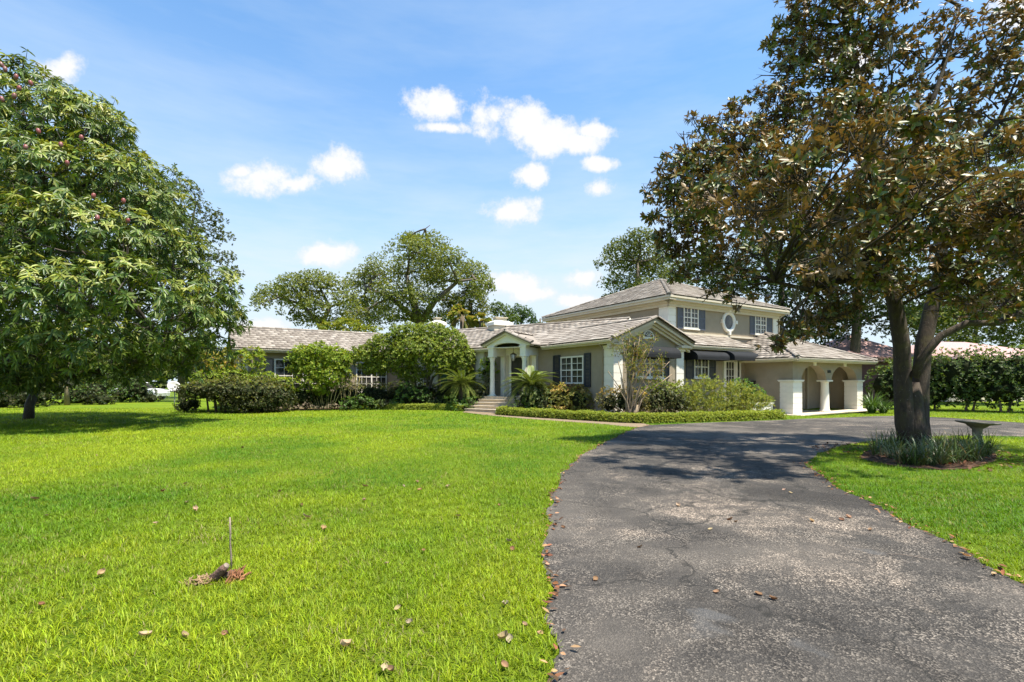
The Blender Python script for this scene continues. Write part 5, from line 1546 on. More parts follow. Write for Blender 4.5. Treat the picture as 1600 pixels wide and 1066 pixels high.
plant('twisted_privet', 'small twisted tree with a domed green crown in front of the house', 'tree', foot(655, Y), [lobe(*l) for l in [(572, 558, Y, 24, 18), (600, 540, Y, 26, 18), (635, 524, Y, 30, 17), (672, 522, Y, 30, 17), (703, 535, Y, 26, 20), (722, 560, Y - .2, 20, 24), (655, 548, Y - .6, 40, 22), (690, 566, Y - .4, 28, 20), (620, 566, Y, 30, 18), (585, 575, Y, 20, 12), (645, 585, Y, 22, 12), (728, 585, Y, 12, 14)]],
      sh(cols=[(0.17, 0.22, 0.028), (0.13, 0.18, 0.026), (0.22, 0.26, 0.036), (0.10, 0.14, 0.024)], L=0.12, W=0.065, dens=95, rmin=0.5, under=0.5), [
          (bent(foot(655, Y), at(676, 590, Y), 4, 0, 0.05) + [Vector(at(692, 575, Y)), Vector(at(705, 555, Y))], [0.10, 0.09, 0.08, 0.075, 0.07, 0.05, 0.03]),
          (bent(foot(650, Y + .1), at(634, 590, Y), 4, 0, 0.06) + [Vector(at(612, 560, Y))], [0.08, 0.07, 0.06, 0.06, 0.05, 0.03]),
          (bent(foot(660, Y), at(668, 592, Y), 4, 0, 0.04) + [Vector(at(682, 570, Y)), Vector(at(660, 540, Y))], [0.08, 0.07, 0.065, 0.06, 0.055, 0.05, 0.03]),
          (bent(foot(645, Y), at(650, 600, Y), 4, 0, 0.04) + [Vector(at(640, 560, Y))], [0.06, 0.05, 0.05, 0.04, 0.04, 0.02])], 'bark_dark', limb_r=0.025, twigs=3)
shrub('evergreen_undergrowth', 'glossy dark leafy plants around the twisted tree trunks', 645, 27, [(635, 618, 27, 18, 20), (655, 622, 26.8, 18, 18), (625, 632, 26.7, 14, 9)], sh(cols=GR, L=0.13, W=0.06, dens=26), core=0.6)
shrub('fern_clump', 'glossy green low clump left of the front steps', 725, 25.4, [(712, 628, 25.4, 16, 9, 0.5), (735, 630, 25.2, 14, 9, 0.5), (722, 636, 25, 18, 6, 0.5)], sh(cols=GR, L=0.20, W=0.06, dens=16), core=0.6)
shrub('mottled_shrub', 'grey green upright shrub just left of the porch column', 758, 25.9, [(757, 606, 26.0, 12, 16, 0.35), (765, 595, 26.1, 10, 14, 0.3), (750, 618, 25.8, 12, 12, 0.35)], sh(cols=[(0.13, 0.14, 0.06), (0.085, 0.10, 0.04), (0.17, 0.16, 0.08)], L=0.10, W=0.05, dens=45, rmin=0.4), core=0.3)
shrub('lime_shrub', 'fresh lime shrub top between porch column and white pilaster', 760, 26.4, [(762, 568, 26.5, 11, 10, 0.3), (770, 580, 26.4, 9, 12, 0.3), (756, 582, 26.5, 9, 12, 0.3)], sh(cols=LM, L=0.12, W=0.06, dens=28, mat='leaf_soft'), [([foot(763, 26.4), at(763, 580, 26.4)], [0.03, 0.02])], core=0.4)
shrub('variegated_shrub', 'spotted cream and green shrub right of the front steps', 830, 22.9, [(822, 625, 22.9, 18, 18), (840, 620, 22.9, 17, 21), (848, 632, 22.7, 14, 17)], sh(cols=[(0.05, 0.085, 0.018), (0.07, 0.10, 0.03), (0.18, 0.20, 0.09)], L=0.11, W=0.055, dens=34), core=0.55)
shrub('fern_clump', 'low dark fern beside the bottom step', 812, 22.7, [(812, 636, 22.7, 12, 7), (826, 638, 22.5, 12, 6)], sh(cols=GR, L=0.2, W=0.045, dens=20), core=0.4)
shrub('copper_tipped_bush', 'boxy copper tipped bush under the shuttered window', 888, 22.9, [(864, 626, 23.3, 21, 23, 0.55), (884, 624, 23.1, 23, 23, 0.55), (904, 626, 22.7, 21, 23, 0.55), (886, 642, 22.9, 36, 12, 0.55)], sh(cols=[(0.20, 0.21, 0.04), (0.26, 0.23, 0.055), (0.13, 0.145, 0.03)], tips=[(0.44, 0.31, 0.10), (0.40, 0.34, 0.08)], L=0.085, W=0.045, dens=110), core=0.6)
shrub('copper_tipped_bush', 'copper tipped bush at the white corner pilaster', 962, 20.6, [(952, 630, 20.6, 19, 23, 0.42), (974, 628, 20.5, 20, 23, 0.42), (994, 630, 20.7, 18, 22, 0.42)], sh(cols=[(0.18, 0.17, 0.06), (0.26, 0.22, 0.10), (0.11, 0.12, 0.03)], tips=[(0.42, 0.30, 0.10)], L=0.085, W=0.045, dens=85), core=0.55)
shrub('dark_bush', 'dark green mottled bush behind the bare stemmed tree', 1035, 21.5, [(1014, 628, 21.3, 21, 24, 0.5), (1036, 620, 21.7, 24, 27, 0.55), (1057, 628, 22, 20, 24, 0.55)], sh(cols=[(0.08, 0.095, 0.035), (0.12, 0.12, 0.05), (0.055, 0.075, 0.022)], tips=LM, tipf=0.5, L=0.09, W=0.05, dens=75), core=0.55)
shrub('feathery_shrub', 'wide feathery yellow green shrub below the black awnings', 1125, 22.6, [(1068, 622, 22.4, 26, 24, 0.6), (1098, 618, 22.7, 28, 24, 0.6), (1130, 618, 22.9, 30, 24, 0.6), (1160, 622, 23.1, 26, 20, 0.6), (1185, 630, 23.2, 20, 13, 0.5), (1120, 638, 22.5, 60, 12, 0.6)], sh(cols=[(0.20, 0.23, 0.045), (0.26, 0.27, 0.06), (0.14, 0.18, 0.035)], L=0.15, W=0.03, m=8, dens=60, spread=42, rmin=0.4, rmax=1.2, mat='leaf_soft'), core=0.0)
shrub('bright_shrub', 'bright green leafy shrub at the end of the feathery shrub', 1170, 23.6, [(1160, 604, 23.7, 18, 12, 0.4), (1178, 612, 23.7, 16, 12, 0.4)], sh(cols=[(0.08, 0.16, 0.03), (0.06, 0.12, 0.02), (0.12, 0.2, 0.04)], L=0.15, W=0.07, dens=20), core=0.4)
# strap-leaved clump right of the garage
def strap_clump(name, label, bx, by, n, L0, L1, spread, cols, w=0.018, group=None, cat='plant'):
    b = Vector((bx, by, float(hgt(bx, by))))
    V, F, C = [], [], []
    for i in range(n):
        a = random.uniform(0, 6.283); s = random.uniform(0.15, 1.0) * spread
        L_ = random.uniform(L0, L1); d = Vector((math.cos(a), math.sin(a), 0)); side = Vector((-d.y, d.x, 0))
        o = d * random.uniform(0, 0.12) + side * random.uniform(-0.08, 0.08)
        ww = w * random.uniform(0.7, 1.2); k0 = len(V); m = 5
        el = R(88) - s * 0.45; p = o.copy(); seg = L_ / m
        c = pick_cols(1, cols)[0]
        for j in range(m + 1):
            t = j / m; wj = ww * (1 - t ** 2.2) + 0.001
            V += [tuple(p - side * wj), tuple(p + side * wj)]; C += [c, c]
            p = p + (d * math.cos(el) + Vector((0, 0, 1)) * math.sin(el)) * seg
            el -= s * (0.22 + 0.5 * t)
            if p.z < 0.01: p.z = 0.01
        F += [(k0 + 2 * j, k0 + 2 * j + 1, k0 + 2 * j + 3, k0 + 2 * j + 2) for j in range(m)]
    o = link(name, np_mesh(name, np.array(V), np.array(F), np.array(C)), None, M['leaf_sago'], loc=b)
    return tag(o, label, cat, group)


x_, y_ = at(1362, 600, 26.6)[:2]
strap_clump('lily_clump', 'tall strap leaved clump against the garage corner', x_, y_, 170, 0.9, 1.5, 1.3, GR + [(0.08, 0.12, 0.03)], 0.022)
x_, y_ = at(1380, 600, 26.4)[:2]
strap_clump('lily_clump', 'lower strap leaved clump at the edge of the drive past the garage', x_, y_, 120, 0.6, 1.0, 1.4, GR + [(0.08, 0.12, 0.03)], 0.02)

# neighbour-side hedge of big shrubs on the right
for i, (x, Y, lb, lab) in enumerate([
        (1395, 29.5, [(1385, 603, 29.5, 26, 37), (1405, 588, 29.3, 26, 33), (1410, 615, 29, 26, 23)], 'dark tall hedge shrub nearest the garage'),
        (1455, 28, [(1440, 593, 28.2, 30, 41), (1468, 583, 27.8, 30, 39), (1455, 615, 27.8, 36, 25)], 'tall hedge shrub just right of the magnolia trunk'),
        (1515, 26.8, [(1500, 583, 26.8, 32, 39), (1530, 578, 26.6, 32, 37), (1515, 608, 26.8, 40, 31)], 'lit leafy hedge shrub above the birdbath'),
        (1570, 25.6, [(1555, 585, 25.8, 32, 39), (1588, 581, 25.4, 32, 41), (1570, 611, 25.6, 40, 29)], 'hedge shrub at the edge of the view past the birdbath'),
        (1640, 24.6, [(1630, 583, 24.7, 34, 45), (1660, 593, 24.5, 36, 45)], 'hedge shrub running out of view at the far side')]):
    shrub('hedge_shrub', lab, x, Y, lb, sh(cols=[(0.06, 0.095, 0.022), (0.085, 0.125, 0.028), (0.04, 0.065, 0.016)], tips=[(0.15, 0.20, 0.04), (0.12, 0.17, 0.035)], tipf=0.45, L=0.15, W=0.07, dens=17, rmin=0.55), [(bent(foot(x + k, Y), at(x + k * 2.2, 605, Y), 4, 0, 0.08), [0.06, 0.05, 0.045, 0.04, 0.03]) for k in (-6, 5)], core=0.62, group='tall hedge shrubs along the side boundary', bark='bark_pale')

# left boundary undergrowth
for i, (x, Y, lb, lab, cols) in enumerate([
        (20, 30, [(0, 625, 30, 36, 22), (40, 622, 30, 30, 20), (-50, 620, 30, 40, 26)], 'dark undergrowth bush behind the mango trunk', DK),
        (130, 36, [(120, 620, 36, 26, 18), (150, 612, 36, 24, 22), (90, 600, 37, 26, 20)], 'dark bush behind the pale slender trunk', DK + GR),
        (195, 38, [(190, 616, 38, 22, 18), (215, 608, 38, 22, 24), (175, 598, 39, 22, 18)], 'dark bush in front of the parked white car', DK + GR),
        (60, 33, [(60, 618, 33, 34, 22), (85, 600, 33, 26, 22), (30, 600, 33, 30, 22)], 'tall dark bush between mango trunk and slender trunk', DK),
        (165, 34, [(160, 625, 34, 20, 12), (140, 622, 34, 18, 12)], 'low dark bush right of the slender pale trunk', DK),
        (240, 38, [(235, 622, 38, 18, 10)], 'low dark bush at the nose of the parked car', DK)]):
    shrub('boundary_bush', lab, x, Y, lb, sh(cols=cols, L=0.16, W=0.08, dens=14, rmin=0.5), core=0.6)
b = foot(105, 33)
plant('slender_tree', 'slender pale trunk standing in the shaded lawn beyond the mango', 'tree', b, [lobe(112, 560, 33, 26, 16), lobe(95, 545, 33, 22, 16), lobe(130, 575, 33, 20, 12)], oakish(dict(dens=7, L=0.2, W=0.1)), [([b, at(104, 605, 33), at(108, 580, 33), at(112, 555, 33)], [0.16, 0.12, 0.10, 0.05])], 'bark_pale', limb_r=0.04)
# broad banana-like leaves by the far corner
b = foot(305, 27)
root = empty('banana_plant', b, 0, 'broad leaved banana plant beside the far wing', 'plant')
for i in range(9):
    a = random.uniform(0, 6.28); L_ = random.uniform(0.9, 1.5)
    n = 10; V = []; F = []
    for j in range(n + 1):
        t = j / n; w = 0.22 * math.sin(math.pi * min(1, t * 0.93 + 0.07)) ** 0.7
        c = Vector((math.cos(a) * L_ * t * 0.75, math.sin(a) * L_ * t * 0.75, 0.7 + L_ * (t * 0.95 - 0.85 * t * t)))
        sd = Vector((-math.sin(a), math.cos(a), 0))
        V += [tuple(c - sd * w + Vector((0, 0, 0.06))), tuple(c), tuple(c + sd * w + Vector((0, 0, 0.06)))]
    for j in range(n): F += [(3 * j, 3 * j + 1, 3 * j + 4, 3 * j + 3), (3 * j + 1, 3 * j + 2, 3 * j + 5, 3 * j + 4)]
    link('leaf', np_mesh('leaf', np.array(V), np.array(F), np.tile(pick_cols(1, [(0.06, 0.14, 0.03), (0.09, 0.17, 0.04)]), (len(V), 1)), True), root, M['leaf_soft'])
mb = MB(); mb.tube([(0, 0, 0), (0.02, 0, 0.4), (0, 0, 0.9)], [0.08, 0.07, 0.04], 8); mb.build('stem', M['cane'], root)


# ---- low clipped border hedges
def border(name, label, pts, h, w):
    c = smooth_poly(pts, 8)
    cs = np.array(c); seg = np.linalg.norm(np.diff(cs, axis=0), axis=1); S = np.concatenate([[0], np.cumsum(seg)]); Lt = S[-1]
    b = Vector((cs[0][0], cs[0][1], 0))
    root = empty(name, b, 0, label, 'hedge')
    n = int(Lt * 720)
    s = RNG.uniform(0, Lt, n)
    x = np.interp(s, S, cs[:, 0]); y = np.interp(s, S, cs[:, 1])
    tx = np.interp(s + 0.05, S, cs[:, 0]) - np.interp(s - 0.05, S, cs[:, 0]); ty = np.interp(s + 0.05, S, cs[:, 1]) - np.interp(s - 0.05, S, cs[:, 1])
    tl_ = np.maximum(np.hypot(tx, ty), 1e-6); nx, ny = -ty / tl_, tx / tl_
    th = RNG.uniform(-0.15, math.pi + 0.15, n)
    bump_ = 1 + 0.10 * np.sin(s * 5.1) * np.sin(s * 2.3 + 1) + RNG.normal(scale=0.06, size=n)
    cx = np.sign(np.cos(th)) * np.abs(np.cos(th)) ** 0.6 * w * bump_; cz = np.abs(np.sin(th)) ** 0.6 * h * bump_
    P = np.stack([x + nx * cx - b.x, y + ny * cx - b.y, hgt(x, y) + cz], 1)
    A = unit(np.stack([nx * np.cos(th), ny * np.cos(th), np.sin(th) + 0.2], 1))
    PP, D, Nn = rosettes(P, A, 4, 55, 18, 0.3)
    C = pick_cols(len(PP), [(0.24, 0.29, 0.034), (0.29, 0.33, 0.05), (0.17, 0.22, 0.03)])
    link('foliage', leaf_mesh('foliage', PP, D, Nn, 0.06, 0.034, C), root, M['leaf_soft'])
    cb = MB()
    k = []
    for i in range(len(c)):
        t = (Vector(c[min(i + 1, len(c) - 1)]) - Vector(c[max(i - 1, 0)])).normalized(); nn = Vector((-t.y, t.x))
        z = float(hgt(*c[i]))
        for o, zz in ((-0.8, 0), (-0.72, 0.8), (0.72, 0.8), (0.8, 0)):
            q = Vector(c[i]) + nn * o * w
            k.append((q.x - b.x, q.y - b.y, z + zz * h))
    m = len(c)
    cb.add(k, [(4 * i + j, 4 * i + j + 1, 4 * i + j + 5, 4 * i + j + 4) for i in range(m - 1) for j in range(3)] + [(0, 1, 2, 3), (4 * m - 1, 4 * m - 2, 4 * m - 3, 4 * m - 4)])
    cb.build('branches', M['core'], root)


border('border_hedge', 'low clipped border hedge curving from the steps to the garage', [gp(781, 649), gp(850, 653), gp(920, 657), gp(1000, 661), gp(1100, 658.5), gp(1170, 656), gp(1218, 654)], 0.32, 0.27)
border('border_hedge', 'low clipped border hedge along the lawn left of the steps', [gp(556, 640.5), gp(600, 641.5), gp(660, 643), gp(700, 644), gp(728, 645)], 0.27, 0.25)
# planting beds
BED1 = [gp(300, 643), gp(420, 643), gp(548, 640.5), gp(640, 642), gp(730, 644), gp(744, 641), (-2.6, 27.4), (-6.5, 30.6), (-8, 31), (-14.6, 27.2), (-15.6, 26.2)]
BED2 = [gp(806, 648), gp(850, 653), gp(920, 658), gp(1000, 662), gp(1100, 659), gp(1225, 654.5), (12.3, 23.8), (10.6, 24.9), (8.2, 23.7), (4.5, 21.4), (2.0, 25.1), (0.6, 25.3)]
for nm, lab, pl in (('planting_bed', 'mulched bed under the shrubs of the far wing', BED1), ('planting_bed', 'mulched bed under the shrubs of the gabled wing', BED2)):
    tag(sheet(nm, pl, 0.004, M['mulch'], 0.6), lab, kind='structure')


# ---- sago palms
def sago(label, x, y, Y, L_, nf, th):
    b = foot(x, Y)
    top = Vector(at(x, y, Y)) - b
    root = empty('sago_palm', b, 0, label, 'palm')
    mb = MB(); mb.tube([(0, 0, -0.05), top * 0.5, top], [th * 1.1, th, th * 0.9], 9, lump=0.14); mb.build('trunk', M['bark_palm'], root)
    var = []
    for q in range(4):
        arch = random.uniform(0.75, 1.15)
        pts = []
        el = 0.0; p = Vector((0, 0, 0))
        n = 26
        for j in range(n + 1):
            pts.append(p.copy()); p = p + Vector((0, math.cos(el), math.sin(el))) * (L_ / n); el -= arch / n
        P, D, Nn = [], [], []
        for j in range(3, n + 1):
            t = (pts[min(j + 1, n)] - pts[j - 1]).normalized()
            for s in (-1, 1):
                for hh in (0, 0.5):
                    P.append(pts[j] + t * hh * L_ / n); D.append(Vector((s * 0.9, 0, 0.28)) + t * 0.55); Nn.append((0, -t.z * 0.5, 1))
        ln = [0.16 * math.sin(math.pi * (0.12 + 0.83 * (k // 4) / (n - 3))) ** 0.6 * L_ / 1.3 + 0.03 for k in range(len(P))]
        me = leaf_mesh('frond', np.array([tuple(p) for p in P]), np.array([tuple(p) for p in D]), np.array(Nn, dtype=float), np.array(ln), 0.036, pick_cols(len(P), [(0.085, 0.125, 0.022), (0.12, 0.16, 0.03), (0.17, 0.20, 0.045)]))
        me.materials.append(M['leaf_sago'])
        rb = MB(); rb.tube(pts[::3] + [pts[-1]], [0.014] * 6 + [0.01, 0.008, 0.006, 0.003][: len(pts[::3]) + 1 - 6], 4, cap=False)
        rm_ = bpy.data.meshes.new('midrib'); rm_.from_pydata([tuple(v) for v in rb.v], [], rb.f); rm_.update(); rm_.materials.append(M['midrib'])
        var.append((me, rm_))
    for i in range(nf):
        me, rm_ = var[i % 4]
        el = R(78) * (1 - (i / nf) ** 0.75) - R(14) + random.uniform(-0.1, 0.1)
        f = link('frond', me, root, loc=top, rot=(el, 0, i * 2.39996 + random.uniform(-0.2, 0.2)), scale=(random.uniform(0.85, 1.1),) * 3)
        f.rotation_mode = 'XYZ'
        link('midrib', rm_, f)


sago('sago palm with arching fronds left of the front steps', 722, 600, 26.2, 1.6, 46, 0.2)
sago('sago palm with spreading fronds in front of the porch column', 829, 601, 23.5, 1.45, 54, 0.16)

# ---- pruned crape myrtle in front of the gable
b = foot(985, 19.9)
root = empty('crape_myrtle', b, 0, 'pruned bare stemmed tree with few leaves in front of the gable', 'tree')
mb = MB()
tips = []
for i, (x, y, s) in enumerate([(950, 580, 1), (966, 565, 1), (972, 530, 0), (985, 520, 0), (992, 535, 0), (1000, 525, 0), (1010, 545, 0), (1022, 535, 0), (1030, 560, 0), (1050, 585, 1), (1046, 565, 0), (978, 545, 0), (1003, 560, 0), (1016, 575, 0), (990, 580, 0), (970, 590, 1), (1036, 590, 0), (960, 600, 1)]):
    f = b + Vector((random.uniform(-0.22, 0.22), random.uniform(-0.12, 0.12), -0.03))
    e = Vector(at(x, y, 19.9 + random.uniform(-0.5, 0.5)))
    mid = f.lerp(e, 0.4) + Vector((-(e.x - f.x) * 0.18, 0, 0.12))
    q = [f, f.lerp(mid, 0.5), mid, mid.lerp(e, 0.5) + Vector((random.uniform(-0.05, 0.05), 0, 0.05)), e]
    r0 = random.uniform(0.022, 0.042)
    mb.tube([p - b for p in q], [r0, r0 * 0.9, r0 * 0.75, r0 * 0.6, r0 * (0.55 if s else 0.3)], 6)
    if not s:
        for k in range(7):
            st = q[3].lerp(e, random.random()); d = Vector((random.uniform(-1, 1), random.uniform(-0.7, 0.7), random.uniform(0.1, 1.2))) * random.uniform(0.2, 0.5)
            mb.tube([p - b for p in bent(st, st + d, 3, 0, 0.1)], [0.010, 0.008, 0.006, 0.003], 4, cap=False); tips.append(st + d); tips.append(st + d * 0.6)
mb.tube([Vector((0.16, 0, -0.05)), Vector((0.17, 0, 0.3)), Vector((0.24, 0, 0.62))], [0.15, 0.11, 0.09], 9, lump=0.1)
mb.tube([Vector((-0.05, 0, -0.05)), Vector((-0.08, 0, 0.35))], [0.16, 0.1], 9, lump=0.1)
mb.build('trunk', M['bark_pale'], root)
T = np.array([tuple(p - b) for p in tips])
T = np.repeat(T, 5, axis=0) + RNG.normal(scale=0.09, size=(len(T) * 5, 3))
PP, D, Nn = rosettes(T, RNG.normal(size=T.shape), 4, 60, 20, 0.4)
link('foliage', leaf_mesh('foliage', PP, D, Nn, 0.065, 0.035, pick_cols(len(PP), [(0.15, 0.18, 0.03), (0.20, 0.20, 0.04), (0.26, 0.17, 0.06), (0.09, 0.13, 0.02)])), root, M['leaf_soft'])
# ------------------------------------------------------------------ island bed, liriope, birdbath
IB = smooth_poly([gp(1345, 716), gp(1365, 702), gp(1420, 692), gp(1500, 695), gp(1550, 706), gp(1552, 722), gp(1500, 735), gp(1420, 732), gp(1370, 724)], 5, True)
tag(sheet('mulch_bed', IB, 0.02, M['mulch'], 0.3), 'brown leaf mulch under the magnolia trunk', kind='structure')
LG = [(0.045, 0.075, 0.018), (0.065, 0.10, 0.022), (0.09, 0.13, 0.028), (0.035, 0.05, 0.015)]
spots = [(1372, 712), (1385, 704), (1398, 718), (1412, 726), (1430, 728), (1450, 728), (1468, 726), (1488, 724), (1505, 720), (1522, 722), (1535, 714), (1545, 710), (1480, 708), (1500, 706), (1462, 706), (1405, 700), (1515, 704), (1440, 716), (1472, 716)]
lv = []
for i, (x, y) in enumerate(spots):
    X, Y = gp(x, y)
    lv.append(strap_clump('liriope', None, X, Y, 75, 0.30, 0.62, 1.25, LG + ([(0.22, 0.16, 0.07)] if i % 3 == 0 else []), 0.0075))
V, F, C, k0 = [], [], [], 0
for o in lv:
    me = o.data; n = len(me.vertices)
    v = np.empty(n * 3, dtype=np.float32); me.vertices.foreach_get('co', v); V.append(v.reshape(-1, 3) + np.array(o.location))
    f = np.empty(len(me.loops), dtype=np.int32); me.loops.foreach_get('vertex_index', f); F.append(f.reshape(-1, 4) + k0)
    c = np.empty(n * 4, dtype=np.float32); me.color_attributes['Col'].data.foreach_get('color', c); C.append(c.reshape(-1, 4)[:, :3]); k0 += n
    bpy.data.objects.remove(o)
o = link('liriope', np_mesh('liriope', np.concatenate(V), np.concatenate(F), np.concatenate(C)), None, M['leaf_sago'])
tag(o, 'grassy dark green liriope growing round the magnolia trunk', 'ground cover', kind='stuff')
X, Y = gp(1527, 703)
bb = empty('birdbath', (X, Y, 0), R(20), 'weathered stone birdbath standing beside the magnolia bed', 'birdbath')
mb = MB(); mb.lathe(0, 0, [(0.19, -0.02), (0.19, 0.04), (0.15, 0.07), (0.12, 0.10), (0.095, 0.15), (0.085, 0.32), (0.09, 0.46), (0.12, 0.49), (0.13, 0.50)], 18); mb.build('pedestal', M['stone'], bb)
mb = MB(); mb.lathe(0, 0, [(0.12, 0.0), (0.16, 0.02), (0.20, 0.065), (0.36, 0.095), (0.385, 0.11), (0.385, 0.13), (0.35, 0.132), (0.20, 0.10), (0.05, 0.085), (0.0, 0.085)], 24)
o = mb.build('bowl', M['stone'], bb); o.location = (0, 0, 0.495); o.rotation_euler = (R(1.5), R(3.5), 0)

# ------------------------------------------------------------------ satellite dish
b = foot(272.5, 29.0)
sd_ = empty('satellite_dish', b, 0, 'pale oval satellite dish on a thin pole in the lawn', 'satellite dish')
zc = 1.5 + (HY - 604) / FPX * 29
mb = MB(); mb.tube([(0, 0, -0.1), (0, 0, zc - 0.1)], 0.03, 8); mb.build('pole', M['galv'], sd_)
mb = MB(); vs, fs = [], []
n, rings = 24, 5
for j in range(rings + 1):
    r = j / rings
    for k in range(n):
        th = 2 * math.pi * k / n
        vs.append((0.37 * r * math.cos(th), 0.06 * (1 - r * r), 0.31 * r * math.sin(th)))
for j in range(rings):
    for k in range(n):
        k2 = (k + 1) % n
        fs.append((j * n + k, j * n + k2, (j + 1) * n + k2, (j + 1) * n + k))
mb.add(vs, fs, True); o = mb.build('reflector', M['dish'], sd_); o.location = (0.02, -0.06, zc); o.rotation_euler = (R(-22), R(38), R(12))
o.modifiers.new('thick', 'SOLIDIFY').thickness = 0.012
mb = MB(); mb.tube([(0.02, 0.02, zc - 0.12), (0.0, -0.05, zc - 0.22), (0.05, -0.36, zc - 0.12)], 0.012, 5); mb.box(0.02, 0.09, -0.42, -0.34, zc - 0.14, zc - 0.08); mb.build('feed_arm', M['galv'], sd_)

M['stumpbark'] = plain('stump_bark', (0.15, 0.09, 0.07), 0.95, 0.5, 30, 1.0, 70, 0.15)
# ------------------------------------------------------------------ stump remains with the upright stick
X, Y = gp(352, 908)
st = empty('tree_stump', (X, Y, 0), 0, 'broken decayed root stump poking out of the lawn', 'stump')
mb = MB(); mb.tube([(-0.12, 0.03, -0.04), (-0.085, 0.02, 0.015), (-0.05, 0.005, 0.055), (-0.01, -0.01, 0.095), (0.02, -0.02, 0.125)], [0.046, 0.042, 0.036, 0.031, 0.026], 10, lump=0.2); mb.tube([(-0.06, 0.03, -0.02), (0.0, 0.03, 0.03), (0.05, 0.02, 0.06)], [0.03, 0.03, 0.02], 8, lump=0.2); mb.build('root', M['stumpbark'], st)
mb = MB(); mb.lathe(0, 0, [(0.0, 0), (0.022, 0.0), (0.022, 0.003), (0, 0.004)], 9); o = mb.build('cut_face', M['greystick'], st); o.location = (0.021, -0.021, 0.125); o.rotation_euler = (R(10), R(45), 0)
mb = MB()
for i in range(34):
    a = Vector((random.uniform(0.03, 0.14), random.uniform(-0.07, 0.06), -0.01)); c = Vector((random.uniform(0.05, 0.17), random.uniform(-0.07, 0.07), random.uniform(0.03, 0.10)))
    q = bent(a, c, 3, 0, 0.15); mb.tube(q, [0.012, 0.010, 0.007, 0.003], 5, lump=0.3)
mb.build('splinters', M['rotten'], st)
mb = MB()
for i in range(120):
    a = random.uniform(0, 6.28); r = random.uniform(0.0, 0.16)
    p = Vector((-0.16 + r * 0.75 * math.cos(a), -0.02 + r * 0.6 * math.sin(a), random.uniform(0.0, 0.02)))
    mb.tube([p, p + Vector((random.uniform(-0.05, 0.05), random.uniform(-0.05, 0.05), random.uniform(0, 0.03)))], [0.006, 0.003], 4, lump=0.3)
mb.build('debris', M['cut'], st)
X2, Y2 = gp(362, 893)
mb = MB(); mb.tube([(0, 0, -0.03), (-0.004, 0, 0.12), (-0.012, 0.0, 0.24), (-0.010, 0, 0.30), (-0.014, 0, 0.43)], [0.007, 0.007, 0.006, 0.0075, 0.006], 6); o = mb.build('upright_stick', M['greystick'])
o.location = (X2, Y2, 0); tag(o, 'thin grey stick standing upright behind the stump', 'stick')

# ------------------------------------------------------------------ lanterns
def lantern(label, c, s):
    r = empty('hanging_lantern', c, 0, label, 'lantern')
    mb = MB(); mb.tube([(0, 0, 0.5 * s), (0, 0, 0.24 * s)], 0.012, 5); mb.lathe(0, 0, [(0.015, 0.27 * s), (0.05 * s, 0.24 * s), (0.17 * s, 0.17 * s), (0.18 * s, 0.15 * s)], 6); mb.lathe(0, 0, [(0.02, -0.26 * s), (0.10 * s, -0.22 * s), (0.10 * s, -0.20 * s)], 6)
    for k in range(6):
        a = R(60 * k); mb.tube([(0.17 * s * math.cos(a), 0.17 * s * math.sin(a), 0.155 * s), (0.095 * s * math.cos(a), 0.095 * s * math.sin(a), -0.21 * s)], 0.012, 4)
    mb.build('cage', M['metal'], r)
    mb = MB(); mb.lathe(0, 0, [(0.085 * s, -0.195 * s), (0.15 * s, 0.15 * s)], 6); mb.build('glass', M['dish'], r)
    return r


lantern('black framed lantern hanging under the front porch pediment', HM @ (MX @ Vector((tm, -0.25, 2.80))), 0.95)
lantern('dark lantern hanging inside the first garage arch', HM @ Vector(((ux[1] + ux[2]) / 2 + 0.3, -0.9, 2.12)), 0.85)
# utility box and small planter beside the french door
c = HM @ Vector((10.28, 0.35, 0))
mb = MB(); mb.box(-0.16, 0.16, -0.22, 0.22, 0, 0.62); mb.box(-0.18, 0.18, -0.24, 0.24, 0.621, 0.70); mb.box(-0.05, 0.05, -0.25, -0.221, 0.30, 0.36)
o = mb.build('wall_box', M['metal']); o.location = (c.x, c.y, 0.9); o.rotation_euler = (0, 0, HANG); tag(o, 'small black box fixed to the wall beside the glazed side door', 'box')

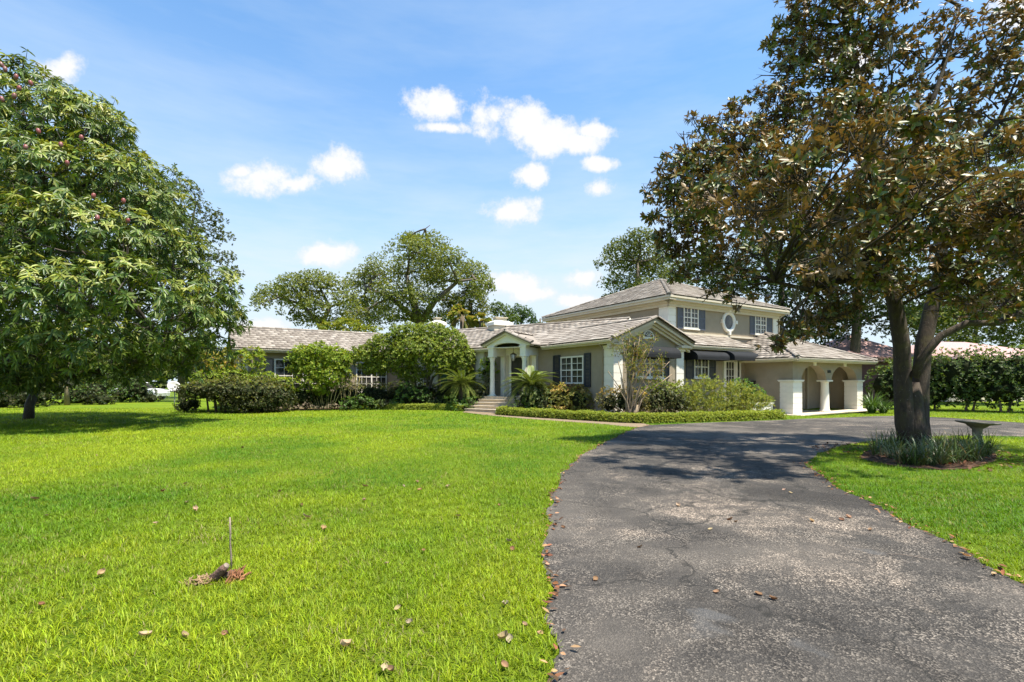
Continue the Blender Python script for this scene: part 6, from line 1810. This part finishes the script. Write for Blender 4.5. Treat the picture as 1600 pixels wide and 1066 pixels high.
# ------------------------------------------------------------------ parked car beyond the boundary bushes
def car(label, X, Y, rz, mat):
    r = empty('parked_car', (X, Y, 0), rz, label, 'car')
    prof = [(-2.2, 0.35), (-2.25, 0.62), (-2.15, 0.88), (-1.2, 0.98), (-0.75, 1.0), (0.0, 1.0), (1.3, 1.0), (2.1, 0.98), (2.2, 0.7), (2.15, 0.35)]
    mb = MB()
    n = len(prof)
    vs = []
    for y, k in ((-0.86, 0.96), (-0.80, 1.0), (0.80, 1.0), (0.86, 0.96)):
        vs += [(x * k, y, 0.35 + (z - 0.35) * (0.93 if abs(y) > 0.83 else 1)) for x, z in prof]
    fs = [tuple(range(n)), tuple(range(4 * n - 1, 3 * n - 1, -1))]
    for j in range(3): fs += [(j * n + i, j * n + n + i, j * n + n + (i + 1) % n, j * n + (i + 1) % n) for i in range(n)]
    mb.add(vs, fs); mb.build('body', M[mat], r)
    top = [(-0.95, 0.99), (-0.35, 1.46), (1.1, 1.48), (1.75, 0.99)]
    mb = MB(); mb.add([(x, s * w, z) for s in (-1, 1) for (x, z), w in zip(top, (0.78, 0.62, 0.62, 0.78))], [(0, 1, 2, 3), (7, 6, 5, 4), (0, 4, 5, 1), (1, 5, 6, 2), (2, 6, 7, 3)]); mb.build('cabin', M['glass'], r)
    mb = MB(); mb.add([(-0.38, -0.63, 1.465), (1.13, -0.63, 1.485), (1.13, 0.63, 1.485), (-0.38, 0.63, 1.465), (-0.3, -0.55, 1.52), (1.05, -0.55, 1.53), (1.05, 0.55, 1.53), (-0.3, 0.55, 1.52)], [(4, 5, 6, 7), (0, 1, 5, 4), (1, 2, 6, 5), (2, 3, 7, 6), (3, 0, 4, 7)]); mb.build('roof', M[mat], r)
    for x in (-1.35, 1.35):
        for s in (-1, 1):
            mb = MB(Matrix.Translation((x, s * 0.84, 0.33)) @ Matrix.Rotation(R(90), 4, 'X')); mb.lathe(0, 0, [(0.0, -0.1), (0.33, -0.1), (0.33, 0.1), (0.0, 0.1)], 18); w = mb.build('wheel', M['rubber'], r)
            mb = MB(Matrix.Translation((x, s * 0.84, 0.33)) @ Matrix.Rotation(R(90), 4, 'X')); mb.lathe(0, 0, [(0.0, -0.108), (0.19, -0.108), (0.19, 0.108), (0.0, 0.108)], 12); mb.build('rim', M['galv'], w)
    for s in (-1, 1):
        mb = MB(); mb.box(-2.24, -2.16, s * 0.62 - 0.15, s * 0.62 + 0.15, 0.66, 0.78); mb.build('headlight', M['dish'], r)
    return r


x_, y_ = at(218, 600, 43)[:2]
car('white car parked beyond the boundary bushes, mostly hidden', x_, y_, R(172), 'carwhite')
# short iron fence panel past the car
x0, y0 = at(256, 0, 41)[:2]
fe = empty('iron_fence', (x0, y0, 0), R(4), 'short thin iron fence between the parked car and the dish', 'fence')
mb = MB(); mb.box(0, 1.6, -0.012, 0.012, 0.9, 0.93); mb.box(0, 1.6, -0.012, 0.012, 0.12, 0.15); mb.build('rail', M['galv'], fe)
pm = bpy.data.meshes.new('picket'); mb = MB(); mb.box(-0.008, 0.008, -0.008, 0.008, 0, 1.0); pm.from_pydata([tuple(v) for v in mb.v], [], mb.f); pm.update(); pm.materials.append(M['galv'])
for i in range(15): link('picket', pm, fe, loc=(0.02 + i * 0.112, 0, 0))


# ------------------------------------------------------------------ neighbour house behind the hedge
def hip_block(root, x0, x1, y0, y1, z0, z1, rise, wall, roof, ov=0.5):
    mb = MB(); mb.box(x0, x1, y0, y1, z0, z1); mb.build('wall', M[wall], root)
    a, b_, c_, d_ = x0 - ov, x1 + ov, y0 - ov, y1 + ov
    w = (d_ - c_) / 2
    e0, e1 = (a + w, (c_ + d_) / 2, z1 + rise), (b_ - w, (c_ + d_) / 2, z1 + rise)
    if e0[0] > e1[0]: e0 = e1 = ((a + b_) / 2, (c_ + d_) / 2, z1 + rise)
    mb = MB(); z = z1 - 0.05
    for f in ([(a, c_, z), (b_, c_, z), e1, e0], [(b_, d_, z), (a, d_, z), e0, e1], [(b_, c_, z), (b_, d_, z), e1], [(a, d_, z), (a, c_, z), e0]): mb.slab(f, 0.1)
    return mb.build('roof', M[roof], root)


nb = empty('neighbour_house', (27, 43, 0), R(10), 'cream house with terracotta roofs behind the tall hedge', 'house')
r1 = hip_block(nb, -1.4, 6.0, -4.0, 4.0, -0.3, 3.3, 2.4, 'rust', 'pinktile')
r2 = hip_block(nb, 6.2, 22, -5, 7, -0.3, 3.4, 1.9, 'cream', 'pinktile')
for a_, b_, z in ((-1.9, 6.5, 3.35),):
    mb = MB()
    for i in range(24): mb.tube([(a_ + (b_ - a_) * i / 24, -4.55, z - 0.02), (a_ + (b_ - a_) * i / 24, -4.25, z + 0.12)], 0.10, 6)
    mb.build('eave_tiles', M['terracotta'], r1)
for x in (7.2, 9.4, 11.6, 13.8):
    mb = MB(); mb.box(x, x + 1.1, -5.05, -4.99, 1.2, 2.9); w = mb.build('window', M['white'], nb)
    mb = MB(); mb.box(x + 0.08, x + 1.02, -5.07, -5.052, 1.28, 2.82); mb.build('pane', M['glass'], w)


# ------------------------------------------------------------------ grass
def on_lawn(x, y):
    ok = ~inside(DRIVE, x, y) & ~inside(PATH, x, y) & ~inside(IB, x, y) & ~inside(AP, x, y) & ~inside(BED1, x, y) & ~inside(BED2, x, y)
    return ok


def vnoise(x, y, s, seed):
    """cheap smooth value noise"""
    r = np.random.default_rng(seed); T = r.random((64, 64))
    u, v = x * s, y * s
    i, j = np.floor(u).astype(int), np.floor(v).astype(int); f, g = u - i, v - j
    f = f * f * (3 - 2 * f); g = g * g * (3 - 2 * g)
    a = T[i % 64, j % 64]; b = T[(i + 1) % 64, j % 64]; c = T[i % 64, (j + 1) % 64]; d = T[(i + 1) % 64, (j + 1) % 64]
    return (a * (1 - f) + b * f) * (1 - g) + (c * (1 - f) + d * f) * g


def grass():
    bands = [(2.2, 4.5, 7600, 0.040, 0.0046, 3), (4.5, 7.5, 4300, 0.042, 0.0056, 3), (7.5, 12, 2300, 0.045, 0.0075, 1), (12, 18, 900, 0.050, 0.013, 1), (18, 29, 280, 0.055, 0.022, 1)]
    V1, F1, C1, off = [], [], [], 0
    VT, FT, CT_, offt = [], [], [], 0
    bands = [q + (False,) for q in bands] + [(0.3, 7.5, 1500, 0.044, 0.0095, 1, True), (7.5, 18, 600, 0.048, 0.014, 1, True)]
    for y0, y1, dens, h, w, seg, beside in bands:
        if beside:      # the lawn goes on to both sides of the view
            n = int(2 * 4.5 * (y1 - y0) * dens)
            y = RNG.uniform(y0, y1, n); x = (1.08 * np.maximum(y, 2.2) * (y > 2.2) + RNG.uniform(0, 4.5, n)) * RNG.choice([-1.0, 1.0], n)
        else:
            area = 1.08 * (y1 * y1 - y0 * y0)
            n = int(area * dens)
            y = np.sqrt(RNG.uniform(y0 * y0, y1 * y1, n)); x = RNG.uniform(-1.08, 1.08, n) * y
        # grass stands in small tufts
        k = vnoise(x, y, 9.0, 3) * 0.6 + vnoise(x, y, 23.0, 4) * 0.4
        ok = on_lawn(x, y) & (k > 0.42 * RNG.random(n) + 0.10)
        x, y, k = x[ok], y[ok], k[ok]; n = len(x)
        z = hgt(x, y)
        a = RNG.uniform(0, 6.283, n); d = np.stack([np.cos(a), np.sin(a)], 1)
        hh = h * RNG.uniform(0.30, 1.25, n) * (0.5 + 1.0 * k); lean = RNG.uniform(0.1, 1.0, n) ** 0.7 * h * 1.5
        ww = w * RNG.uniform(0.6, 1.3, n)
        sx, sy = -d[:, 1] * ww, d[:, 0] * ww
        big = vnoise(x, y, 0.35, 5) * 0.55 + vnoise(x, y, 1.1, 6) * 0.3 + vnoise(x, y, 4.0, 8) * 0.15
        t = np.clip((big - 0.30) / 0.42, 0, 1)[:, None]
        c = np.array([0.088, 0.185, 0.007]) * (1 - t) + np.array([0.245, 0.315, 0.012]) * t
        c = c * RNG.uniform(0.5, 1.5, (n, 1)) * (0.75 + 0.5 * k[:, None]) * (1 + RNG.uniform(-0.10, 0.10, (n, 3)))
        dry = RNG.random(n) < 0.02 + 0.10 * (vnoise(x, y, 1.7, 12) > 0.72)
        c[dry] = np.array([0.30, 0.26, 0.10]) * RNG.uniform(0.6, 1.2, (int(dry.sum()), 1))
        B = np.stack([x, y, z], 1); S = np.stack([sx, sy, 0 * sx], 1)
        T = B + np.stack([d[:, 0] * lean, d[:, 1] * lean, hh], 1)
        if seg == 3:
            Mi = B + np.stack([d[:, 0] * lean * 0.32, d[:, 1] * lean * 0.32, hh * 0.62], 1)
            v = np.stack([B - S * 0.5, B + S * 0.5, Mi + S * 0.45, Mi - S * 0.45, T], 1)
            i = np.arange(n)[:, None] * 5 + off
            V1.append(v.reshape(-1, 3)); F1.append((i + np.array([0, 1, 2, 3]), i + np.array([3, 2, 4]))); C1.append(np.repeat(c, 5, 0)); off += n * 5
        else:
            v = np.stack([B - S * 0.5, B + S * 0.5, T], 1)
            i = np.arange(n)[:, None] * 3 + offt
            VT.append(v.reshape(-1, 3)); FT.append(i + np.array([0, 1, 2])); CT_.append(np.repeat(c, 3, 0)); offt += n * 3
    nv = off
    V = np.concatenate(V1 + VT); C = np.concatenate(C1 + CT_)
    F = [np.concatenate([f[0] for f in F1]), np.concatenate([f[1] for f in F1] + [f + nv for f in FT])]
    o = link('grass', np_mesh('grass', V, F, np.clip(C, 0.003, 0.9)), None, M['blade'])
    tag(o, 'short bright green grass blades covering the lawn', 'grass', kind='stuff')


grass()

# ------------------------------------------------------------------ fallen leaves
def leaf_obj(name, label, group, x, y, L_, mats, curl, z=0.03):
    X, Y = gp(x, y, z)
    n = 6
    V, F = [], []
    for j in range(n + 1):
        t = j / n; w = 0.42 * math.sin(math.pi * (0.06 + 0.9 * t)) ** 0.8
        for s in (-1, -0.5, 0, 0.5, 1):
            V.append(((s * w) * L_ * 0.9, (t - 0.5) * L_, L_ * (curl * (s * s) * 0.30 + curl * 0.5 * (t - 0.5) ** 2 + 0.02 * math.sin(9 * t + 3 * s))))
    for j in range(n):
        for k in range(4): F.append((5 * j + k, 5 * j + k + 1, 5 * j + k + 6, 5 * j + k + 5))
    c = pick_cols(1, mats, 0.15)
    o = link(name, np_mesh(name, np.array(V), np.array(F), np.tile(c, (len(V), 1)), True), None, M['deadleaf'], loc=(X, Y, z), rot=(random.uniform(-0.5, 0.5), random.uniform(-0.5, 0.5), random.uniform(0, 6.28)))
    return tag(o, label, 'leaf', group)


TANL = [(0.22, 0.135, 0.075), (0.29, 0.20, 0.115), (0.16, 0.085, 0.045), (0.31, 0.235, 0.15)]
for x, y in [(65, 945), (158, 896), (352, 991), (287, 994), (243, 818), (305, 797), (226, 993), (54, 780), (73, 806), (478, 808), (604, 881), (622, 951), (640, 972), (788, 997), (797, 999), (820, 977), (716, 806), (795, 846), (612, 1048), (600, 1046), (505, 826), (780, 790), (652, 753), (630, 760), (656, 766), (568, 782), (662, 860), (800, 858), (470, 790), (150, 712), (255, 768), (290, 756), (292, 785), (437, 768), (380, 700), (570, 760), (700, 760), (538, 1010), (790, 945), (788, 1040)]:
    Y = gp(x, y)[1]
    sp_ = {(65, 945): 'dark brown fallen leaf nearest the lower left corner of the lawn', (158, 896): 'pale fallen leaf alone in the lawn left of the stump', (352, 991): 'upturned fallen leaf directly below the stump', (287, 994): 'long fallen leaf lower left of the stump', (243, 818): 'fallen leaf up and left of the upright stick', (820, 977): 'fallen leaf in the lawn close to the driveway edge', (716, 806): 'fallen leaf at mid lawn toward the driveway bend', (478, 808): 'small fallen leaf right of the upright stick tip', (604, 881): 'small pale fallen leaf between stump and driveway', (150, 712): 'farthest small leaf on the lawn toward the mango shade'}.get((x, y))
    leaf_obj('fallen_leaf', sp_ or 'dry brown fallen leaf lying in the open lawn', 'fallen leaves on the lawn', x, y, random.uniform(0.032, 0.068) * (1 if Y < 5 else 1.25), TANL, random.uniform(0.5, 1.6), 0.028)
for x, y in [(1141, 812), (1150, 815), (1325, 808), (1315, 812), (1268, 814), (1110, 827), (1185, 928), (1208, 936), (1120, 925), (1360, 828), (1225, 765), (1235, 770), (868, 820), (880, 824), (1000, 855), (930, 905), (1060, 790)]:
    leaf_obj('fallen_leaf', 'tan fallen leaf lying on the open asphalt', 'fallen leaves on the driveway', x, y, random.uniform(0.045, 0.07), TANL, random.uniform(0.3, 0.9), 0.018)
leaf_obj('fallen_leaf', 'large pale tan leaf at the island grass edge', None, 1511, 869, 0.085, [(0.42, 0.25, 0.13)], 0.5, 0.04)


def litter(name, label, curve, n, spread, inward):
    cs = np.array(curve); seg = np.linalg.norm(np.diff(cs, axis=0), axis=1); S = np.concatenate([[0], np.cumsum(seg)])
    s = RNG.uniform(0, S[-1], n)
    x = np.interp(s, S, cs[:, 0]) + RNG.normal(scale=spread, size=n) + inward; y = np.interp(s, S, cs[:, 1]) + RNG.normal(scale=spread, size=n)
    P = np.stack([x, y, hgt(x, y) + RNG.uniform(0.016, 0.04, n)], 1)
    D = unit(np.stack([RNG.normal(size=n), RNG.normal(size=n), RNG.normal(scale=0.25, size=n)], 1)); Nn = unit(np.stack([RNG.normal(scale=0.4, size=n), RNG.normal(scale=0.4, size=n), np.ones(n)], 1))
    o = link(name, leaf_mesh(name, P, D, Nn, RNG.uniform(0.035, 0.075, n), RNG.uniform(0.016, 0.034, n), pick_cols(n, [(0.20, 0.085, 0.04), (0.13, 0.06, 0.03), (0.32, 0.19, 0.10), (0.08, 0.05, 0.03)]), True), None, M['deadleaf'])
    tag(o, label, 'leaf litter', kind='stuff')


isl = [p for p in EDGE_I if p[1] < 9.4 and p[0] < 6]
litter('leaf_litter', 'brown leaf litter along the island edge of the driveway', isl, 420, 0.07, 0.0)
litter('leaf_litter', 'brown leaf litter along the lawn edge of the driveway', [p for p in EDGE_L if p[1] > 2], 330, 0.035, 0.02)
n = 700
a = RNG.uniform(0, 6.283, n); r = np.sqrt(RNG.random(n))
cx, cy = np.mean([p[0] for p in IB]), np.mean([p[1] for p in IB]); rx = (max(p[0] for p in IB) - min(p[0] for p in IB)) / 2; ry = (max(p[1] for p in IB) - min(p[1] for p in IB)) / 2
P = np.stack([cx + rx * r * np.cos(a), cy + ry * r * np.sin(a), RNG.uniform(0.025, 0.05, n)], 1)
o = link('leaf_litter', leaf_mesh('leaf_litter', P, RNG.normal(size=(n, 3)) * np.array([1, 1, 0.3]), np.tile(np.array([[0.1, 0.1, 1.0]]), (n, 1)), RNG.uniform(0.06, 0.13, n), RNG.uniform(0.03, 0.055, n), pick_cols(n, [(0.16, 0.07, 0.035), (0.10, 0.05, 0.03), (0.24, 0.13, 0.07), (0.06, 0.04, 0.03)]), True), None, M['deadleaf'])
tag(o, 'brown fallen leaves covering the magnolia bed', 'leaf litter', kind='stuff')
X, Y = gp(1415, 873); mb = MB(); mb.tube([(-0.12, 0.05, 0.024), (-0.02, 0.02, 0.03), (0.06, -0.02, 0.026), (0.14, -0.09, 0.024)], [0.003, 0.003, 0.0025, 0.002], 5); mb.tube([(0.06, -0.02, 0.026), (0.12, 0.0, 0.03)], [0.0025, 0.0015], 4)
o = mb.build('twig', M['greystick']); o.location = (X, Y, 0); tag(o, 'thin bent twig lying on the asphalt near the island edge', 'twig')
